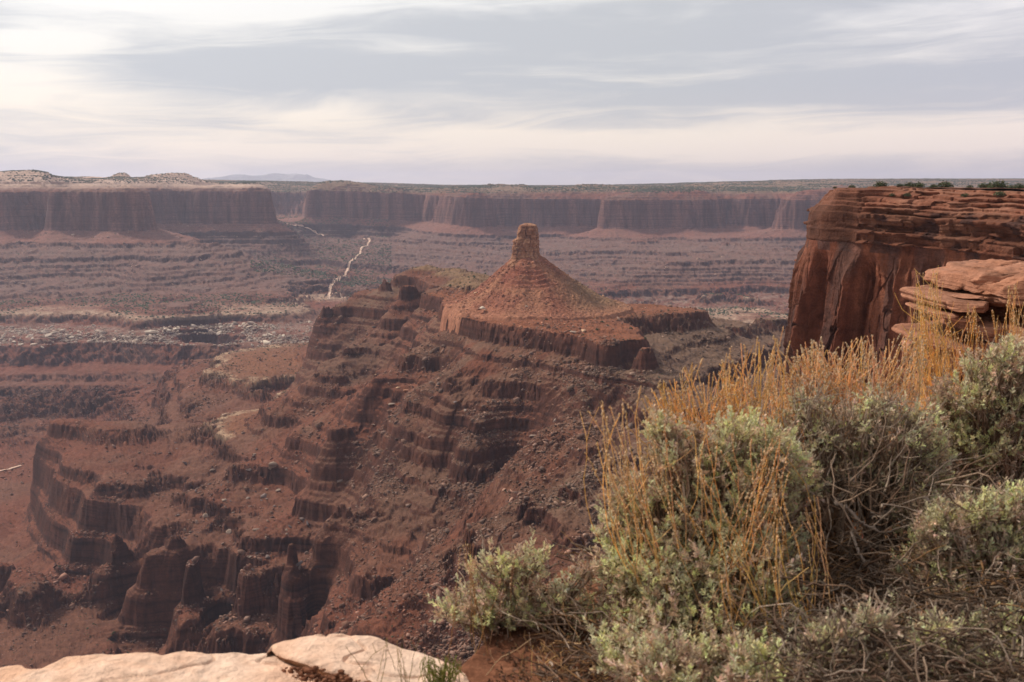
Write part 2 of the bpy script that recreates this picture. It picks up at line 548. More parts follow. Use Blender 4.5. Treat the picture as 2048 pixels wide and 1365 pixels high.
cy(4300, (800, 530), (950, 530), (1150, 530), (1280, 530)); cy(3700, (1200, 570), (1350, 575), (1500, 575), (1650, 575), (850, 565)); cy(3150, (1350, 610), (1500, 610), (1620, 610), (1800, 600)); cy(2900, (1500, 630), (1600, 632))
# plateau beyond
cy(7000, (300, 362), (420, 365), (600, 371), (800, 375), (960, 377), (1100, 378)); cy(9000, (420, 362), (560, 364), (800, 369), (960, 372), (985, 374))
cy(7500, (1215, 374), (1300, 373), (1450, 368), (1600, 363), (1750, 361), (2050, 360)); cy(6300, (1250, 381), (1450, 377), (1600, 374), (1800, 373)); cy(14000, (300, 362), (600, 366), (1000, 374.5), (1150, 374.5), (1300, 372), (1600, 362), (2000, 361))
cy(26000, (-200, 372), (600, 372), (1100, 374.5), (1600, 370), (2200, 372))

CTRL = np.array(CTRL)
_ce = np.array([unbeds(z - float(T_dip(np.float64(x), np.float64(y))), y) for x, y, z in CTRL])


def warp_xy(x, y):
    r = np.hypot(x, y)
    return np.stack([np.arctan2(x, y), 1.0 * np.log(r)], -1)


_cp = warp_xy(CTRL[:, 0], CTRL[:, 1])
# drop near-duplicate controls
_keep = []
for i in range(len(_cp)):
    if all(np.hypot(*(_cp[i] - _cp[k])) > 0.004 for k in _keep):
        _keep.append(i)
_cp = _cp[_keep]; _ce = _ce[_keep]


def _kern(d2):
    d = np.sqrt(d2 + 1e-4)
    return d * d * np.log(d) * 0.35 - d * 0.12


def _fit(lam=2e-5):
    n = len(_cp)
    d2 = ((_cp[:, None] - _cp[None]) ** 2).sum(-1)
    P = np.concatenate([np.ones((n, 1)), _cp], 1)
    A = np.block([[_kern(d2) + lam * np.eye(n), P], [P.T, np.zeros((3, 3))]])
    return np.linalg.solve(A, np.concatenate([_ce, np.zeros(3)]))


_w = _fit()
AZ0, AZ1 = R(-36), R(35)
LR0, LR1 = math.log(225.0), math.log(27000.0)
CN, CM = 560, 640          # coarse grid for the smooth field
_ca = np.linspace(AZ0, AZ1, CN); _cl = np.linspace(LR0, LR1, CM)
_cg = np.empty((CM, CN), np.float32)
for k in range(0, CM, 40):
    q = np.stack(np.meshgrid(_cl[k:k + 40], _ca, indexing='ij'), -1)[..., ::-1].reshape(-1, 2)
    d2 = ((q[:, None] - _cp[None]) ** 2).sum(-1)
    _cg[k:k + 40] = (_kern(d2) @ _w[:-3] + _w[-3] + q @ _w[-2:]).reshape(-1, CN)


def smooth_e(a, lr):
    fa = np.clip((a - AZ0) / (AZ1 - AZ0) * (CN - 1), 0, CN - 1.001); fl = np.clip((lr - LR0) / (LR1 - LR0) * (CM - 1), 0, CM - 1.001)
    i = fa.astype(np.int32); j = fl.astype(np.int32)
    u = (fa - i).astype(np.float32); v = (fl - j).astype(np.float32)
    return (_cg[j, i] * (1 - u) + _cg[j, i + 1] * u) * (1 - v) + (_cg[j + 1, i] * (1 - u) + _cg[j + 1, i + 1] * u) * v


BUTTE = at(1052, 520, Y=1345)


def terrain_z(a, r, full=True):
    """elevation, and the fields used for colour"""
    x = r * np.sin(a); y = r * np.cos(a)
    e = smooth_e(a, np.log(r))
    far = sstep(2300, 3000, r); vfar = sstep(6200, 8000, r)
    amp = lerp(lerp(1.0, 2.2, far), 0.5, vfar)
    # flat tops keep their traced rims
    calm = 1 - 0.72 * np.exp(-((e + 156) / 13.0) ** 2) * (1 - far) - 0.6 * np.exp(-((e + 272) / 10.0) ** 2) * (r < 3400)
    calm = calm * (1 - 0.5 * sstep(-.33, -.37, x / y) * (r < 2200))
    amp = amp * calm * (1 - 0.6 * far * (e > -146) * sstep(-.14, -.2, x / y))
    e = e + amp * (7.5 * fbm2(x, y, 210, 2, 1) * (1 - far) + 10 * fbm2(x, y, 560, 4, 21) * far)
    e = e + amp * lerp(4.4 * fbm2(x, y, 62, 2, 5, ridge=True), 3.2 * fbm2(x, y, 170, 2, 5) + 1.2 * fbm2(x, y, 60, 2, 6, ridge=True) * sstep(-.1, .2, fbm2(x, y, 600, 2, 8)), far)
    e = e + amp * 1.7 * fbm2(x, y, 24, 2, 9)
    ax = x / y
    dry = sstep(-0.02, 0.12, ax + 0.12 * fbm2(x, y, 190, 2, 29)) * (1 - far)      # the right-hand slopes lie under debris
    ledge = sstep(-0.08, 0.14, fbm2(x, y, 82, 3, 31) + .5 * fbm2(x, y, 260, 1, 33) - 0.16 * dry - 0.015)
    ledge = lerp(0.12 + 0.88 * ledge, 0.85 + 0.15 * ledge, far)
    if full:
        e = e + 1.5 * fbm2(x, y, 9.5, 2, 13, ridge=True) * (1 - 0.5 * far)

        # joints cut the ledges into angular blocks
        def cells(c, sd, rot):
            cs, sn = math.cos(rot), math.sin(rot)
            u = (x * cs - y * sn) / c + 0.6 * pn2(x / (c * 2.3), y / (c * 2.3), sd); v = (x * sn + y * cs) / (c * 1.5) + 0.6 * pn2(x / (c * 2.3) + 9, y / (c * 2.3), sd + 1)
            return np.modf(np.abs(np.sin(np.floor(u) * 12.9898 + np.floor(v) * 78.233 + sd) * 43758.5453))[0] - 0.5
        e = e + (3.0 * cells(21.0, 3, .4) + 1.7 * cells(8.0, 5, 1.1)) * ledge * calm * (1 - .5 * far) * (1 - vfar)
    rim = sstep(-186, -172, e) * sstep(-150, -160, e)
    m = np.maximum(ledge, np.maximum(rim * (1 - far), sstep(-262, -275, z_lin(e)) * sstep(-.12, -.2, ax) * 0.9))
    arm = sstep(-203, -199, e) * sstep(-176, -182, e) * np.maximum(sstep(.10, .13, ax), sstep(-.07, -.1, ax)) * (1 - far)
    m = np.maximum(m, arm)
    zs = beds(e, y)
    b = blend_far(y)
    z = lerp(lerp(np.interp(e, _eg, SM_NEAR), np.interp(e, _eg, SM_FAR), b), zs, m)
    # thin beds
    wv = fbm2(x, y, 300, 2, 41) * 6
    P = lerp(5.2, 9.0, far)
    t = (z + wv) / P
    fr = t - np.floor(t)
    zt = (np.floor(t) + sstep(0.30, 0.62, fr)) * P - wv
    rocky = sstep(-0.15, 0.35, fbm2(x, y, 85, 3, 47) + 0.25 * (m - .6) - 0.2 * dry)
    z = lerp(z, zt, lerp(0.26, 0.5, far) * rocky * (1 - vfar) * (r < 8000))
    z = z + T_dip(x, y)
    if full:
        near = 1 - sstep(2500, 3200, r)
        deb = fbm2(x, y, 5.0, 2, 61, ridge=True) * 0.9 + fbm2(x, y, 13, 2, 67, ridge=True) * 1.1
        z = z + deb * (0.35 + 0.65 * (1 - rocky)) * lerp(0.6, 1.0, near)
        z = z + far * (1 - vfar) * fbm2(x, y, 33, 2, 71) * 1.2 
    return x, y, z, e, rocky, ledge


NA = 1560
az = np.linspace(AZ0, AZ1, NA)
# first pass: how much picture height every stretch of ground takes, per azimuth
r1 = np.concatenate([np.geomspace(228, 640, 50)[:-1], np.geomspace(640, 2400, 700)[:-1], np.geomspace(2400, 6800, 520)[:-1], np.geomspace(6800, 26500, 90)])
A1, R1 = np.meshgrid(az[::2], r1)
z1 = terrain_z(A1, R1, False)[2]
zr = z1 / R1
vis = np.maximum.accumulate(zr, axis=0)
dr = np.diff(R1, axis=0) / R1[:-1]
dm = np.abs(np.diff(z1, axis=0)) / R1[:-1]
shown = (zr[1:] >= vis[1:] - 0.006)
dm = dm * np.where(shown, 1.0, 0.12) + 0.11 * dr * np.where(R1[:-1] < 640, 0.5, 1) + np.where(R1[:-1] > 2300, .1, 0.0) * dr
M = np.concatenate([np.zeros((1, A1.shape[1])), np.cumsum(dm, 0)], 0)
M /= M[-1:]
# neighbouring azimuths share their spacing partly, so that the rows stay coherent
KW = 75
k = np.hanning(KW); k /= k.sum()
for _ in range(2):
    Mp = np.pad(M, ((0, 0), (KW // 2, KW // 2)), 'edge')
    M = sum(Mp[:, i:i + M.shape[1]] * k[i] for i in range(KW))
NR = 1750
tt = np.linspace(0, 1, NR)
Rg = np.empty((NR, NA), np.float64)
half = np.empty((NR, A1.shape[1]))
for j in range(A1.shape[1]):
    half[:, j] = np.interp(tt, M[:, j], r1)
Rg[:, ::2] = half
Rg[:, 1:-1:2] = 0.5 * (half[:, :-1] + half[:, 1:])
Rg[:, -1] = Rg[:, -2] if NA % 2 == 0 else Rg[:, -1]
Ag = np.broadcast_to(az[None], (NR, NA))
del z1, zr, vis, dr, dm, M, Mp
TX, TY, TZ, TE, TRock, TLedge = terrain_z(Ag, Rg)
P3 = np.stack([TX, TY, TZ], -1)
du = np.gradient(P3, axis=1); dv = np.gradient(P3, axis=0)
nrm = np.cross(du, dv); nrm /= np.maximum(np.linalg.norm(nrm, axis=-1, keepdims=True), 1e-9)
TNZ = np.abs(nrm[..., 2])
del du, dv, nrm


def ground_z(x, y):
    a = np.arctan2(x, y); r = np.hypot(x, y)
    return terrain_z(np.atleast_1d(a), np.atleast_1d(r))[2]


def hit(px, py, y0=650.0, y1=9000.0):
    """first point of the terrain on a sight line"""
    a, d = ray(px, py)
    Y = np.geomspace(y0, y1, 5000)
    z = terrain_z(np.arctan2(a * Y, Y), Y * math.hypot(a, 1))[2]
    k = np.argmax(z >= -d * Y)
    return np.array([a * Y[k], Y[k], z[k]])


def terrain_colour():
    x, y, z, e = TX, TY, TZ, TE
    px, py = project(x, y, z)
    r = np.hypot(x, y)
    big = fbm2(x, y, 260, 3, 81); mid = fbm2(x, y, 60, 3, 85); sml = fbm2(x, y, 16, 2, 89)
    far = sstep(2300, 3000, r)
    C = lambda *c: np.array(c, np.float32)
    red = C(.235, .098, .062); brown = C(.205, .122, .088); grey = C(.235, .168, .125); orange = C(.36, .155, .088)
    white = C(.50, .385, .275); dark = C(.135, .058, .042); dark2 = C(.175, .078, .054); maroon = C(.21, .075, .055)
    t = sstep(-0.25, 0.35, big + 0.4 * mid)[..., None]
    col = lerp(red, brown, t)
    # redder lower down, greyer on the right-hand ridge
    low = sstep(-300, -420, z)[..., None]
    col = lerp(col, lerp(red, maroon, 0.3) * 1.02, low * (0.75 - 0.3 * t))
    ax = x / y
    grn = (sstep(0.0, 0.16, ax + 0.25 * big * .5) * sstep(-160, -185, z) * sstep(-330, -240, z) * (r < 2300))[..., None]
    col = lerp(col, grey, np.clip(grn * 0.85, 0, 1))
    gl = (sstep(-.28, -.1, ax) * sstep(-168, -185, z) * sstep(-250, -205, z) * (r < 2300) * sstep(-.2, .3, mid + .2))[..., None]
    col = lerp(col, grey, gl * 0.55)
    # flat terrace under the butte
    ter = (sstep(-167, -163, z) * sstep(0.8, 0.93, TNZ) * (r < 1700) * (r > 900) * (y < 1560))[..., None]
    col = lerp(col, orange * 0.95, ter * 0.85)
    up = (sstep(-156, -150, z) * (r < 2300) * (y > 1480))[..., None]
    col = lerp(col, C(.31, .215, .13), up * 0.9)
    # white rim cap
    wz = z - 0
    capn = np.exp(-((z + 365.5) / np.where(y > 2600, 5.0, 2.2)) ** 2) * sstep(0.55, 0.85, TNZ)
    edge = sstep(-.1, .2, sml + 0.5 * mid + 0.15)
    nearcap = ((ax < -0.09) & (ax > -.345) & (r < 2700) & (r > 1500))
    farcap = (r > 2650) & (r < 3500)
    col = lerp(col, white, (capn * (nearcap * (0.25 + 0.75 * edge) + farcap * (0.55 + 0.4 * edge)))[..., None].clip(0, 1))
    nb = (nearcap * sstep(-372, -366, z) * sstep(-345, -352, z) * sstep(.8, .93, TNZ) * (1 - capn))[..., None]
    col = lerp(col, C(.30, .15, .085), nb * 0.8)
    # pale block rubble under the far white rim
    rub = (far * sstep(-366, -374, z) * sstep(-416, -405, z) * sstep(0.0, 0.3, sml + mid * .6 + .1))[..., None]
    col = lerp(col, C(.31, .235, .19), rub * 0.7 * sstep(-384, -392, z)[..., None])
    # far talus: red fans close under the wall, green-grey below
    ft = (far * sstep(-245, -262, z - T_dip(x, y)))[..., None] * sstep(-365, -330, z)[..., None]
    col = lerp(col, lerp(C(.215, .155, .13), C(.215, .13, .105), sstep(-.3, .3, mid + big)[..., None]), ft * 0.8)
    fan = (far * sstep(-256, -246, z - T_dip(x, y)) * sstep(-200, -215, z - T_dip(x, y)))[..., None]
    col = lerp(col, C(.29, .15, .115), fan * 0.7)
    # navajo domes on the left
    dome = (far * sstep(-14, 10, z) * (ax < -.24) * (r < 5600))[..., None]
    col = lerp(col, C(.70, .55, .43), dome * 0.85)
    pl = (sstep(5400, 5700, y) * sstep(-40, -25, z) * (1 - dome[..., 0]))[..., None]
    col = lerp(col, C(.27, .20, .13), pl * 0.9)
    # cliffs
    ZT_ = z - T_dip(x, y)
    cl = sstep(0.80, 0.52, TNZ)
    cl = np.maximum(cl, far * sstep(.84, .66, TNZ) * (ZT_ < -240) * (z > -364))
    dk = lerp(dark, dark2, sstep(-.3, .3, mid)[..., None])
    dk = lerp(dk, lerp(C(.22, .12, .105), C(.36, .20, .16), sstep(-.2, .4, mid + .5 * big)[..., None]), far[..., None] * 0.8)  # far cliffs paler and more lilac: some haze put into their colour
    dk = lerp(dk, C(.115, .058, .05), ((far * sstep(-370, -374, z))[..., None]) * 0.85)
    dk = lerp(dk, C(.095, .055, .052), ((far * sstep(-235, -246, ZT_))[..., None]) * 0.9)
    topw = (np.exp(-((z + 369) / 4.5) ** 2) * (nearcap | farcap))[..., None]
    dk = lerp(dk, white * 0.8, topw * 0.8)
    dk = lerp(dk, C(.45, .31, .23), dome * 0.8)
    # warmer, lighter beds of the terrace rim
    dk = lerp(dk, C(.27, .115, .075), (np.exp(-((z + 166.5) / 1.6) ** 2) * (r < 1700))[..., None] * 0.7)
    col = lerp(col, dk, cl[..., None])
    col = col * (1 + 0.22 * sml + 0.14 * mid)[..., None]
    return np.concatenate([col * lerp(np.array([.66, .565, .505], np.float32), np.array([.72, .64, .63], np.float32), far[..., None]) * (1 - .30 * cl)[..., None], cl[..., None]], -1).astype(np.float32).clip(0.01, 1)  # steep faces darkened in the albedo to deepen their shade


MAT_TERR = rock_mat("canyon_rock", 0.95, (1.6, 1.0), 0.16, 0.42, 0.35, bscale=0.3)
TCOL = terrain_colour()
split = NR
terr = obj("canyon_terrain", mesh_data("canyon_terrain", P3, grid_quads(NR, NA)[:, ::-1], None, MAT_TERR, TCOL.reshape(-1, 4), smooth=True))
tag(terr, "layered red rock canyon terrain of ledges, talus slopes and far mesa walls", "canyon", kind='structure')

# ------------------------------------------------------------------ butte: talus cone and spire
def build_butte():
    cx, cyy, zt = BUTTE
    root = empty("butte", (cx, cyy, -165))
    tag(root, "red butte with a rocky spire on a steep talus cone, standing alone on the terrace", "butte")
    # cone
    nr, na = 330, 900
    th = np.linspace(0, 2 * np.pi, na, endpoint=False)[None]
    t = np.linspace(0, 1, nr)[:, None]
    rr = 15 + t * 132
    x = cx + rr * np.cos(th) * (1 + 0.02 * np.sin(2 * th)); y = cyy + rr * np.sin(th) * 1.0
    prof_r = np.array([0, 18, 24, 34, 45, 62, 80, 97, 112, 128, 134, 142, 150])
    prof_z = np.array([8, 3, -1, -9.5, -18, -31, -44, -54.5, -61, -65.5, -76, -110, -150]) + 1.5
    wob = 1 + 0.07 * pn2(np.cos(th) * 2.2, np.sin(th) * 2.2, 3) + 0.035 * pn2(np.cos(th) * 6, np.sin(th) * 6, 5)
    # right flank a little longer
    wob = wob * (1 - 0.10 * np.clip(np.cos(th - 0.25), 0, 1) ** 2)
    rn = rr * wob * (1 + 0.24 * np.clip(np.cos(th - R(205)), 0, 1) ** 2)
    z = np.interp(rn + 1.6 * fbm2(x, y, 22, 3, 3), prof_r, prof_z)
    # bedded outcrop on the face towards the viewer
    face = sstep(0.62, 0.9, -np.sin(th + 0.10) + 0.25 * pn2(x / 14, y / 14, 8)) * sstep(-.35, .1, pn2(x / 30, y / 9, 12) + .25) * sstep(6, 11, -z) * sstep(35, 27, -z)
    P = 5.5
    q = (z + 0.5 * pn2(x / 18, y / 18, 7)) / P
    zs = (np.floor(q) + sstep(0.25, 0.6, q - np.floor(q))) * P
    z = lerp(z, zs, 0.85 * face)
    z = z + 1.0 * fbm2(x, y, 9, 3, 11, ridge=True) * (1 - .6 * face) + 0.5 * fbm2(x, y, 3.5, 2, 15, ridge=True) * (1 - .6 * face)
    # rills running down the slope
    z = z + 0.25 * pn2(np.cos(th) * 16, np.sin(th) * 16, 19) * sstep(20, 45, rr) * (1 - face)
    # gullies and a lopsided apron
    gl = fbm2(np.cos(th) * 5 + rr / 90, np.sin(th) * 5, 1, 3, 33, ridge=True)
    z = z - 0.6 * gl * sstep(22, 50, rr) * sstep(118, 85, rr) * (1 - .7 * face)
    z = z + 1.0 * fbm2(x, y, 6, 3, 36, ridge=True) * (1 - .7 * face) + 3.4 * fbm2(x, y, 46, 2, 35) * sstep(20, 40, rr)
    P_ = np.stack([x + 0 * z, y + 0 * z, z + zt], -1)
    du = np.gradient(P_, axis=1); dv = np.gradient(P_, axis=0)
    n = np.cross(du, dv); n /= np.maximum(np.linalg.norm(n, axis=-1, keepdims=True), 1e-9)
    nz = np.abs(n[..., 2])
    C = lambda *c: np.array(c, np.float32)
    big = fbm2(x, y, 45, 3, 23); sm = fbm2(x, y, 7, 3, 27)
    col = lerp(C(.24, .092, .055), C(.29, .13, .075), sstep(-.2, .35, big + .3 * sm)[..., None])
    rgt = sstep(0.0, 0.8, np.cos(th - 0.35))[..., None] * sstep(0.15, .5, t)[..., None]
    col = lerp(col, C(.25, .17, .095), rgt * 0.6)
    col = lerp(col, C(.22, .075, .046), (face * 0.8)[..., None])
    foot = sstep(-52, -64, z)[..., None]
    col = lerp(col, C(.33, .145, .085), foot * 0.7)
    col = col * (1 + .28 * sm)[..., None]
    al = (0.25 * face + 0.6 * sstep(.75, .5, nz) * face)[..., None]
    global CONE
    kk = (rr + 0 * z > 26) & (z > -64)
    CONE = np.concatenate([P_[kk], col[kk]], -1)
    m = rock_mat("butte_talus", 0.95, (1.0, 0.9), 0.22, 0.3, 0.0, bscale=0.5)
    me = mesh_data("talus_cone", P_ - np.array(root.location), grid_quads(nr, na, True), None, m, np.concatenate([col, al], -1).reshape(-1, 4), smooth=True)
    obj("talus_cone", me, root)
    # spire: blocky column rings traced from its outline (left and right edge in picture pixels, top to bottom)
    rows = [(449, 1044, 1069), (452, 1039, 1072.5), (460, 1037, 1074), (470, 1035.5, 1075), (478, 1034.5, 1076), (480, 1028.5, 1076), (484, 1026.5, 1076),
            (490, 1026, 1076), (500, 1025.5, 1077), (508, 1025.5, 1079), (514, 1024, 1081), (522, 1020, 1084), (530, 1014, 1090)]
    s = cyy / FPX * 1.006
    pz = np.array([zt - (r[0] - 520) * s for r in rows]); pl = np.array([(r[1] - 1052) * s for r in rows]); pr = np.array([(r[2] - 1052) * s for r in rows])
    nz_, nt = 420, 640
    zz = np.linspace(pz[-1] - 3, pz[0], nz_)[:, None]
    th = np.linspace(0, 2 * np.pi, nt, endpoint=False)[None]
    L = np.interp(zz, pz[::-1], pl[::-1]); Rr = np.interp(zz, pz[::-1], pr[::-1])
    c0 = (L + Rr) / 2; hw = (Rr - L) / 2
    # rounded square plan
    cs, sn = np.cos(th), np.sin(th)
    sq = (np.abs(cs) ** 3.2 + np.abs(sn) ** 3.2) ** (-1 / 3.2)
    ux, uy = cs * sq, sn * sq
    # vertical joints and horizontal beds cut the column into blocks
    k = th / (2 * np.pi)
    j1 = np.abs(((k * 11 + 0.25 * np.sin(zz * .16) + 0.13 * np.sin(zz * .5 + 2)) % 1) - 0.5) * 2
    j2 = np.abs(((k * 5 + 0.37 + 0.06 * np.sin(zz * .2 + 1)) % 1) - 0.5) * 2
    bz = zz + 0.8 * pn2(ux * 1.7 + 0 * zz, zz * .05 + uy * 1.7, 5)
    b1 = np.abs(((bz / 5.2) % 1) - 0.5) * 2
    blk = np.floor(k * 11 + 0.25 * np.sin(zz * .16)) * 7.3 + np.floor(bz / 5.2) * 3.1
    rnd = np.modf(np.abs(np.sin(blk * 12.9898) * 43758.5453))[0]
    up = sstep(pz[-1] + 8, pz[-1] + 22, zz)
    off = -1.7 * sstep(0.16, 0.0, 1 - j1) - 2.4 * sstep(0.10, 0.0, 1 - j2) * sstep(pz[5], pz[3], zz) - 0.6 * sstep(0.22, 0.0, 1 - b1) * (rnd > .35) + (rnd - 0.5) * 3.0 * up
    # lumpy rounded boulders half way up on the near side
    lump = fbm3(ux * hw, uy * hw, zz, 7.5, 3, 31)
    mid = np.exp(-((zz - pz[6] - 1) / 7.0) ** 2)
    off = off + 3.6 * lump * (0.6 + mid) + 0.8 * fbm3(ux * hw, uy * hw, zz, 2.2, 2, 37, ridge=True)
    top = sstep(pz[0] - 2.0, pz[0], zz)
    off = off - 0.35 * hw * top ** 2
    off = off * (1 - 0.5 * np.abs(cs) ** 6)
    X = c0 + (hw + off) * ux; Yy = (hw * 0.95 + off) * uy
    Xc = np.concatenate([X, X[-1:] * 0.55, X[-1:] * 0.02], 0); Yc = np.concatenate([Yy, Yy[-1:] * .55, Yy[-1:] * 0.02], 0)
    Zc = np.concatenate([zz + 0 * th, zz[-1:] + 0.7 + 0.6 * np.sin(5 * th) * .5, zz[-1:] + 0.9 + 0 * th], 0)
    P_ = np.stack([Xc + cx, Yc + cyy, Zc], -1)
    big = fbm3(Xc, Yc, Zc, 14, 3, 41); sm = fbm3(Xc, Yc, Zc, 3, 2, 43)
    col = lerp(C(.27, .125, .072), C(.37, .195, .115), sstep(-.25, .3, big + .4 * sm)[..., None])
    col = lerp(col, C(.17, .085, .06), (sstep(0.1, .5, fbm3(Xc * 2, Yc * 2, Zc * .4, 12, 3, 47)))[..., None] * 0.7)
    col = col * (1 + 0.25 * sm)[..., None]
    m2 = rock_mat("spire_rock", 0.92, (0.7, 0.8), 0.4, 0.3, 0.25)
    me = mesh_data("spire", P_ - np.array(root.location), grid_quads(nz_ + 2, nt, True), None, m2, np.concatenate([col, np.full(col.shape[:2] + (1,), .8)], -1).reshape(-1, 4), smooth=True)
    obj("spire", me, root)


build_butte()

# ------------------------------------------------------------------ big cliff on the right
def build_cliff():
    root = empty("cliff", (120, 240, -60))
    tag(root, "tall dark red sandstone cliff with flat ledgy top rising behind the dry grass", "cliff")
    # plan of the rim, counter-clockwise seen from above; corner nearest the canyon first seen at px 1605
    def P(px, Y): return (ray(px, 520)[0] * Y, Y)
    ctl = [(150, 430), (118, 360), (92, 300), P(1612, 262), P(1618, 250), P(1640, 244), P(1700, 238), P(1760, 232), P(1850, 224), P(1950, 214), P(2048, 203), P(2150, 190), P(2350, 165), P(2600, 140), P(2900, 120)]
    ctl = np.array(ctl, float)
    # dense smooth polyline
    d = np.concatenate([[0], np.cumsum(np.hypot(*np.diff(ctl, axis=0).T))])
    ns = 1500
    # spend most columns on the part that faces the viewer
    s_key = [0, d[3], d[11], d[-1]]; n_key = [0, 0.12, 0.93, 1]
    s = np.interp(np.linspace(0, 1, ns), n_key, s_key)
    px_ = np.interp(s, d, ctl[:, 0]); py_ = np.interp(s, d, ctl[:, 1])
    kk = np.hanning(25); kk /= kk.sum()
    sm = lambda a: np.convolve(np.pad(a, 12, 'edge'), kk, 'valid')
    px_, py_ = sm(px_), sm(py_)
    tx, ty = np.gradient(px_), np.gradient(py_)
    l = np.hypot(tx, ty); nx, ny = -ty / l * -1, tx / l * -1           # outward normal (towards the viewer / canyon)
    # flip if pointing inwards (interior is to the far right)
    sgn = np.sign((px_ - 200) * nx + (py_ - 330) * ny); nx, ny = nx * sgn, ny * sgn
    kk2 = np.hanning(61); kk2 /= kk2.sum()
    sm2 = lambda a: np.convolve(np.pad(a, 30, 'edge'), kk2, 'valid')
    nx, ny = sm2(nx), sm2(ny); l = np.hypot(nx, ny); nx, ny = nx / l, ny / l
    pxs = project(px_, py_, np.full(ns, -18.0))[0]                     # picture column, used only to name the buttresses
    # profile rows: face from the foot up to the cap (z) and then inwards over the ledgy top
    nz_, ntop = 560, 230
    zf = np.linspace(-125, -13.5, nz_)
    cap = [(-13.5, 0), (-13.3, -2.3), (-10.6, -2.5), (-10.4, -1.3), (-8.2, -1.5), (-8.0, -2.2), (-6.6, -2.4), (-6.5, -0.4), (-5.2, -.2), (-5.0, 2.2), (-4.3, 2.0), (-4.1, 3.6), (-3.2, 3.8), (-3.0, 7.0),
           (-2.2, 7.0), (-2.0, 10), (-1.4, 10.4), (-1.2, 15), (-0.75, 15.3), (-1.0, 22), (-1.3, 40), (-1.7, 130)]
    cz_ = np.array([c[0] for c in cap]); ci = np.array([c[1] for c in cap])
    cl_ = np.concatenate([[0], np.cumsum(np.hypot(np.diff(cz_), np.diff(ci).clip(-9, 9)))])
    ct = np.linspace(0, cl_[-1], ntop)
    zc = np.interp(ct, cl_, cz_); ic = np.interp(ct, cl_, ci)
    zrow = np.concatenate([zf, zc[1:]])[:, None]; irow = np.concatenate([np.zeros(nz_), ic[1:]])[:, None]
    isface = np.concatenate([np.ones(nz_), np.zeros(ntop - 1)])[:, None]
    S = s[None] + 0 * zrow
    # pilasters and recesses (picture column at mid height, outward offset); they lean to the left on the way down
    key = [(1560, 1.0), (1600, 1.2), (1618, 1.0), (1630, 0.6), (1636, -3.2), (1652, -3.8), (1660, -1.5), (1672, 0.6), (1690, 1.2), (1702, 1.6), (1716, 2.6), (1722, 1.8), (1728, -3.2), (1742, -3.4), (1750, -0.4), (1780, 0.3), (1806, 0.7), (1812, -.3), (1826, -.1), (1838, 0.4), (1850, .6), (1858, -3.0),
           (1876, -3.2), (1884, -0.4), (1912, 0.5), (1918, -0.6), (1930, -.5), (1938, -3.0), (1958, -2.6), (1968, -0.4), (2048, 0.3), (2060, -1.5), (2090, -1.2), (2100, 0.4), (2200, 0)]
    ka = np.array(key)
    depth = np.clip((-13.5 - zrow) / 60.0, 0, 1.6)
    lean = 34 * depth ** 1.2
    pxn = pxs[None] + lean + 5 * pn2(S / 14, zrow / 22 + 3, 4) + 3 * pn2(S / 5, zrow / 16, 8)
    butt = np.interp(pxn, ka[:, 0], ka[:, 1])
    # some recesses close upwards with an arch
    fade = sstep(-14, -22 - 7 * pn2(S / 9, 0 * zrow + 1.5, 6), zrow)
    off = butt * fade * 1.5 * isface
    off = off + depth * (5.5 + 3.0 * sstep(1640, 1600, pxs)[None] * depth) * isface    # batter
    off = off + isface * (0.45 * fbm2(S, zrow * 0.12, 7, 3, 51, ridge=True) + 0.9 * pn2(S / 16, zrow / 40, 53)) * fade
    # slabs broken off along the joints
    cell = np.floor(S / 4.6 + 1.6 * pn2(S / 22, zrow / 26, 55) + .25 * pn2(S / 3, zrow / 9, 56)) * 5.7 + np.floor(zrow / 19 + 1.3 * pn2(S / 8, zrow / 50, 57) + .5 * pn2(S / 4, zrow / 12, 58)) * 3.3
    off = off + isface * fade * (np.modf(np.abs(np.sin(cell * 12.9898) * 43758.5453))[0] - 0.5) * 2.3
    cell2 = np.floor(S / 1.9 + 1.2 * pn2(S / 8, zrow / 14, 65) + .3 * zrow / 30) * 3.1 + np.floor(zrow / 7 + 1.2 * pn2(S / 5, zrow / 20, 66)) * 5.9
    off = off + isface * fade * (np.modf(np.abs(np.sin(cell2 * 12.9898) * 43758.5453))[0] - 0.5) * 0.7
    crk = np.abs(pn2(S / 7 + .5 * pn2(S / 2, zrow / 6, 67), zrow / 34, 68))
    off = off - isface * fade * 1.0 * sstep(.035, 0.0, crk)
    off = off + isface * 0.22 * fbm3(S, zrow, 0 * S, 2.2, 3, 59, ridge=True)
    # cap beds: blocks of their own, stepping back far less at the corner
    corner = sstep(1735, 1700, pxs)[None] * sstep(d[3] - 30, d[3] - 5, s)[None]
    inn = irow * lerp(1.0, 0.16, corner * (irow > 0) * (irow < 15)) * np.where(irow < 0, 1 - 0.9 * corner, 1)
    rg = np.random.RandomState(4)
    thick = np.cumsum(np.exp(rg.normal(size=40) * .55) * 1.1) - 16
    zw = zrow + .5 * pn2(S / 24, 0 * zrow, 61) + .2 * pn2(S / 6, 0 * zrow + 2.2, 62)
    beds_ = np.searchsorted(thick, zw).astype(float)
    tlo = thick[np.clip(beds_.astype(int) - 1, 0, 39)]; thi = thick[np.clip(beds_.astype(int), 0, 39)]
    bb = np.clip(np.minimum(zw - tlo, thi - zw) / .28, 0, 1)
    sw = S / (3.0 + 4.5 * np.modf(np.abs(np.sin(beds_ * 3.7)) * 97.3)[0]) + 2.2 * pn2(S / 9, beds_ * 3.3, 63) + beds_ * 1.37
    cb = np.floor(sw) * 7.7 + beds_ * 2.9
    rb = np.modf(np.abs(np.sin(cb * 12.9898) * 43758.5453))[0]
    rbb = np.modf(np.abs(np.sin(beds_ * 78.233) * 43758.5453))[0]
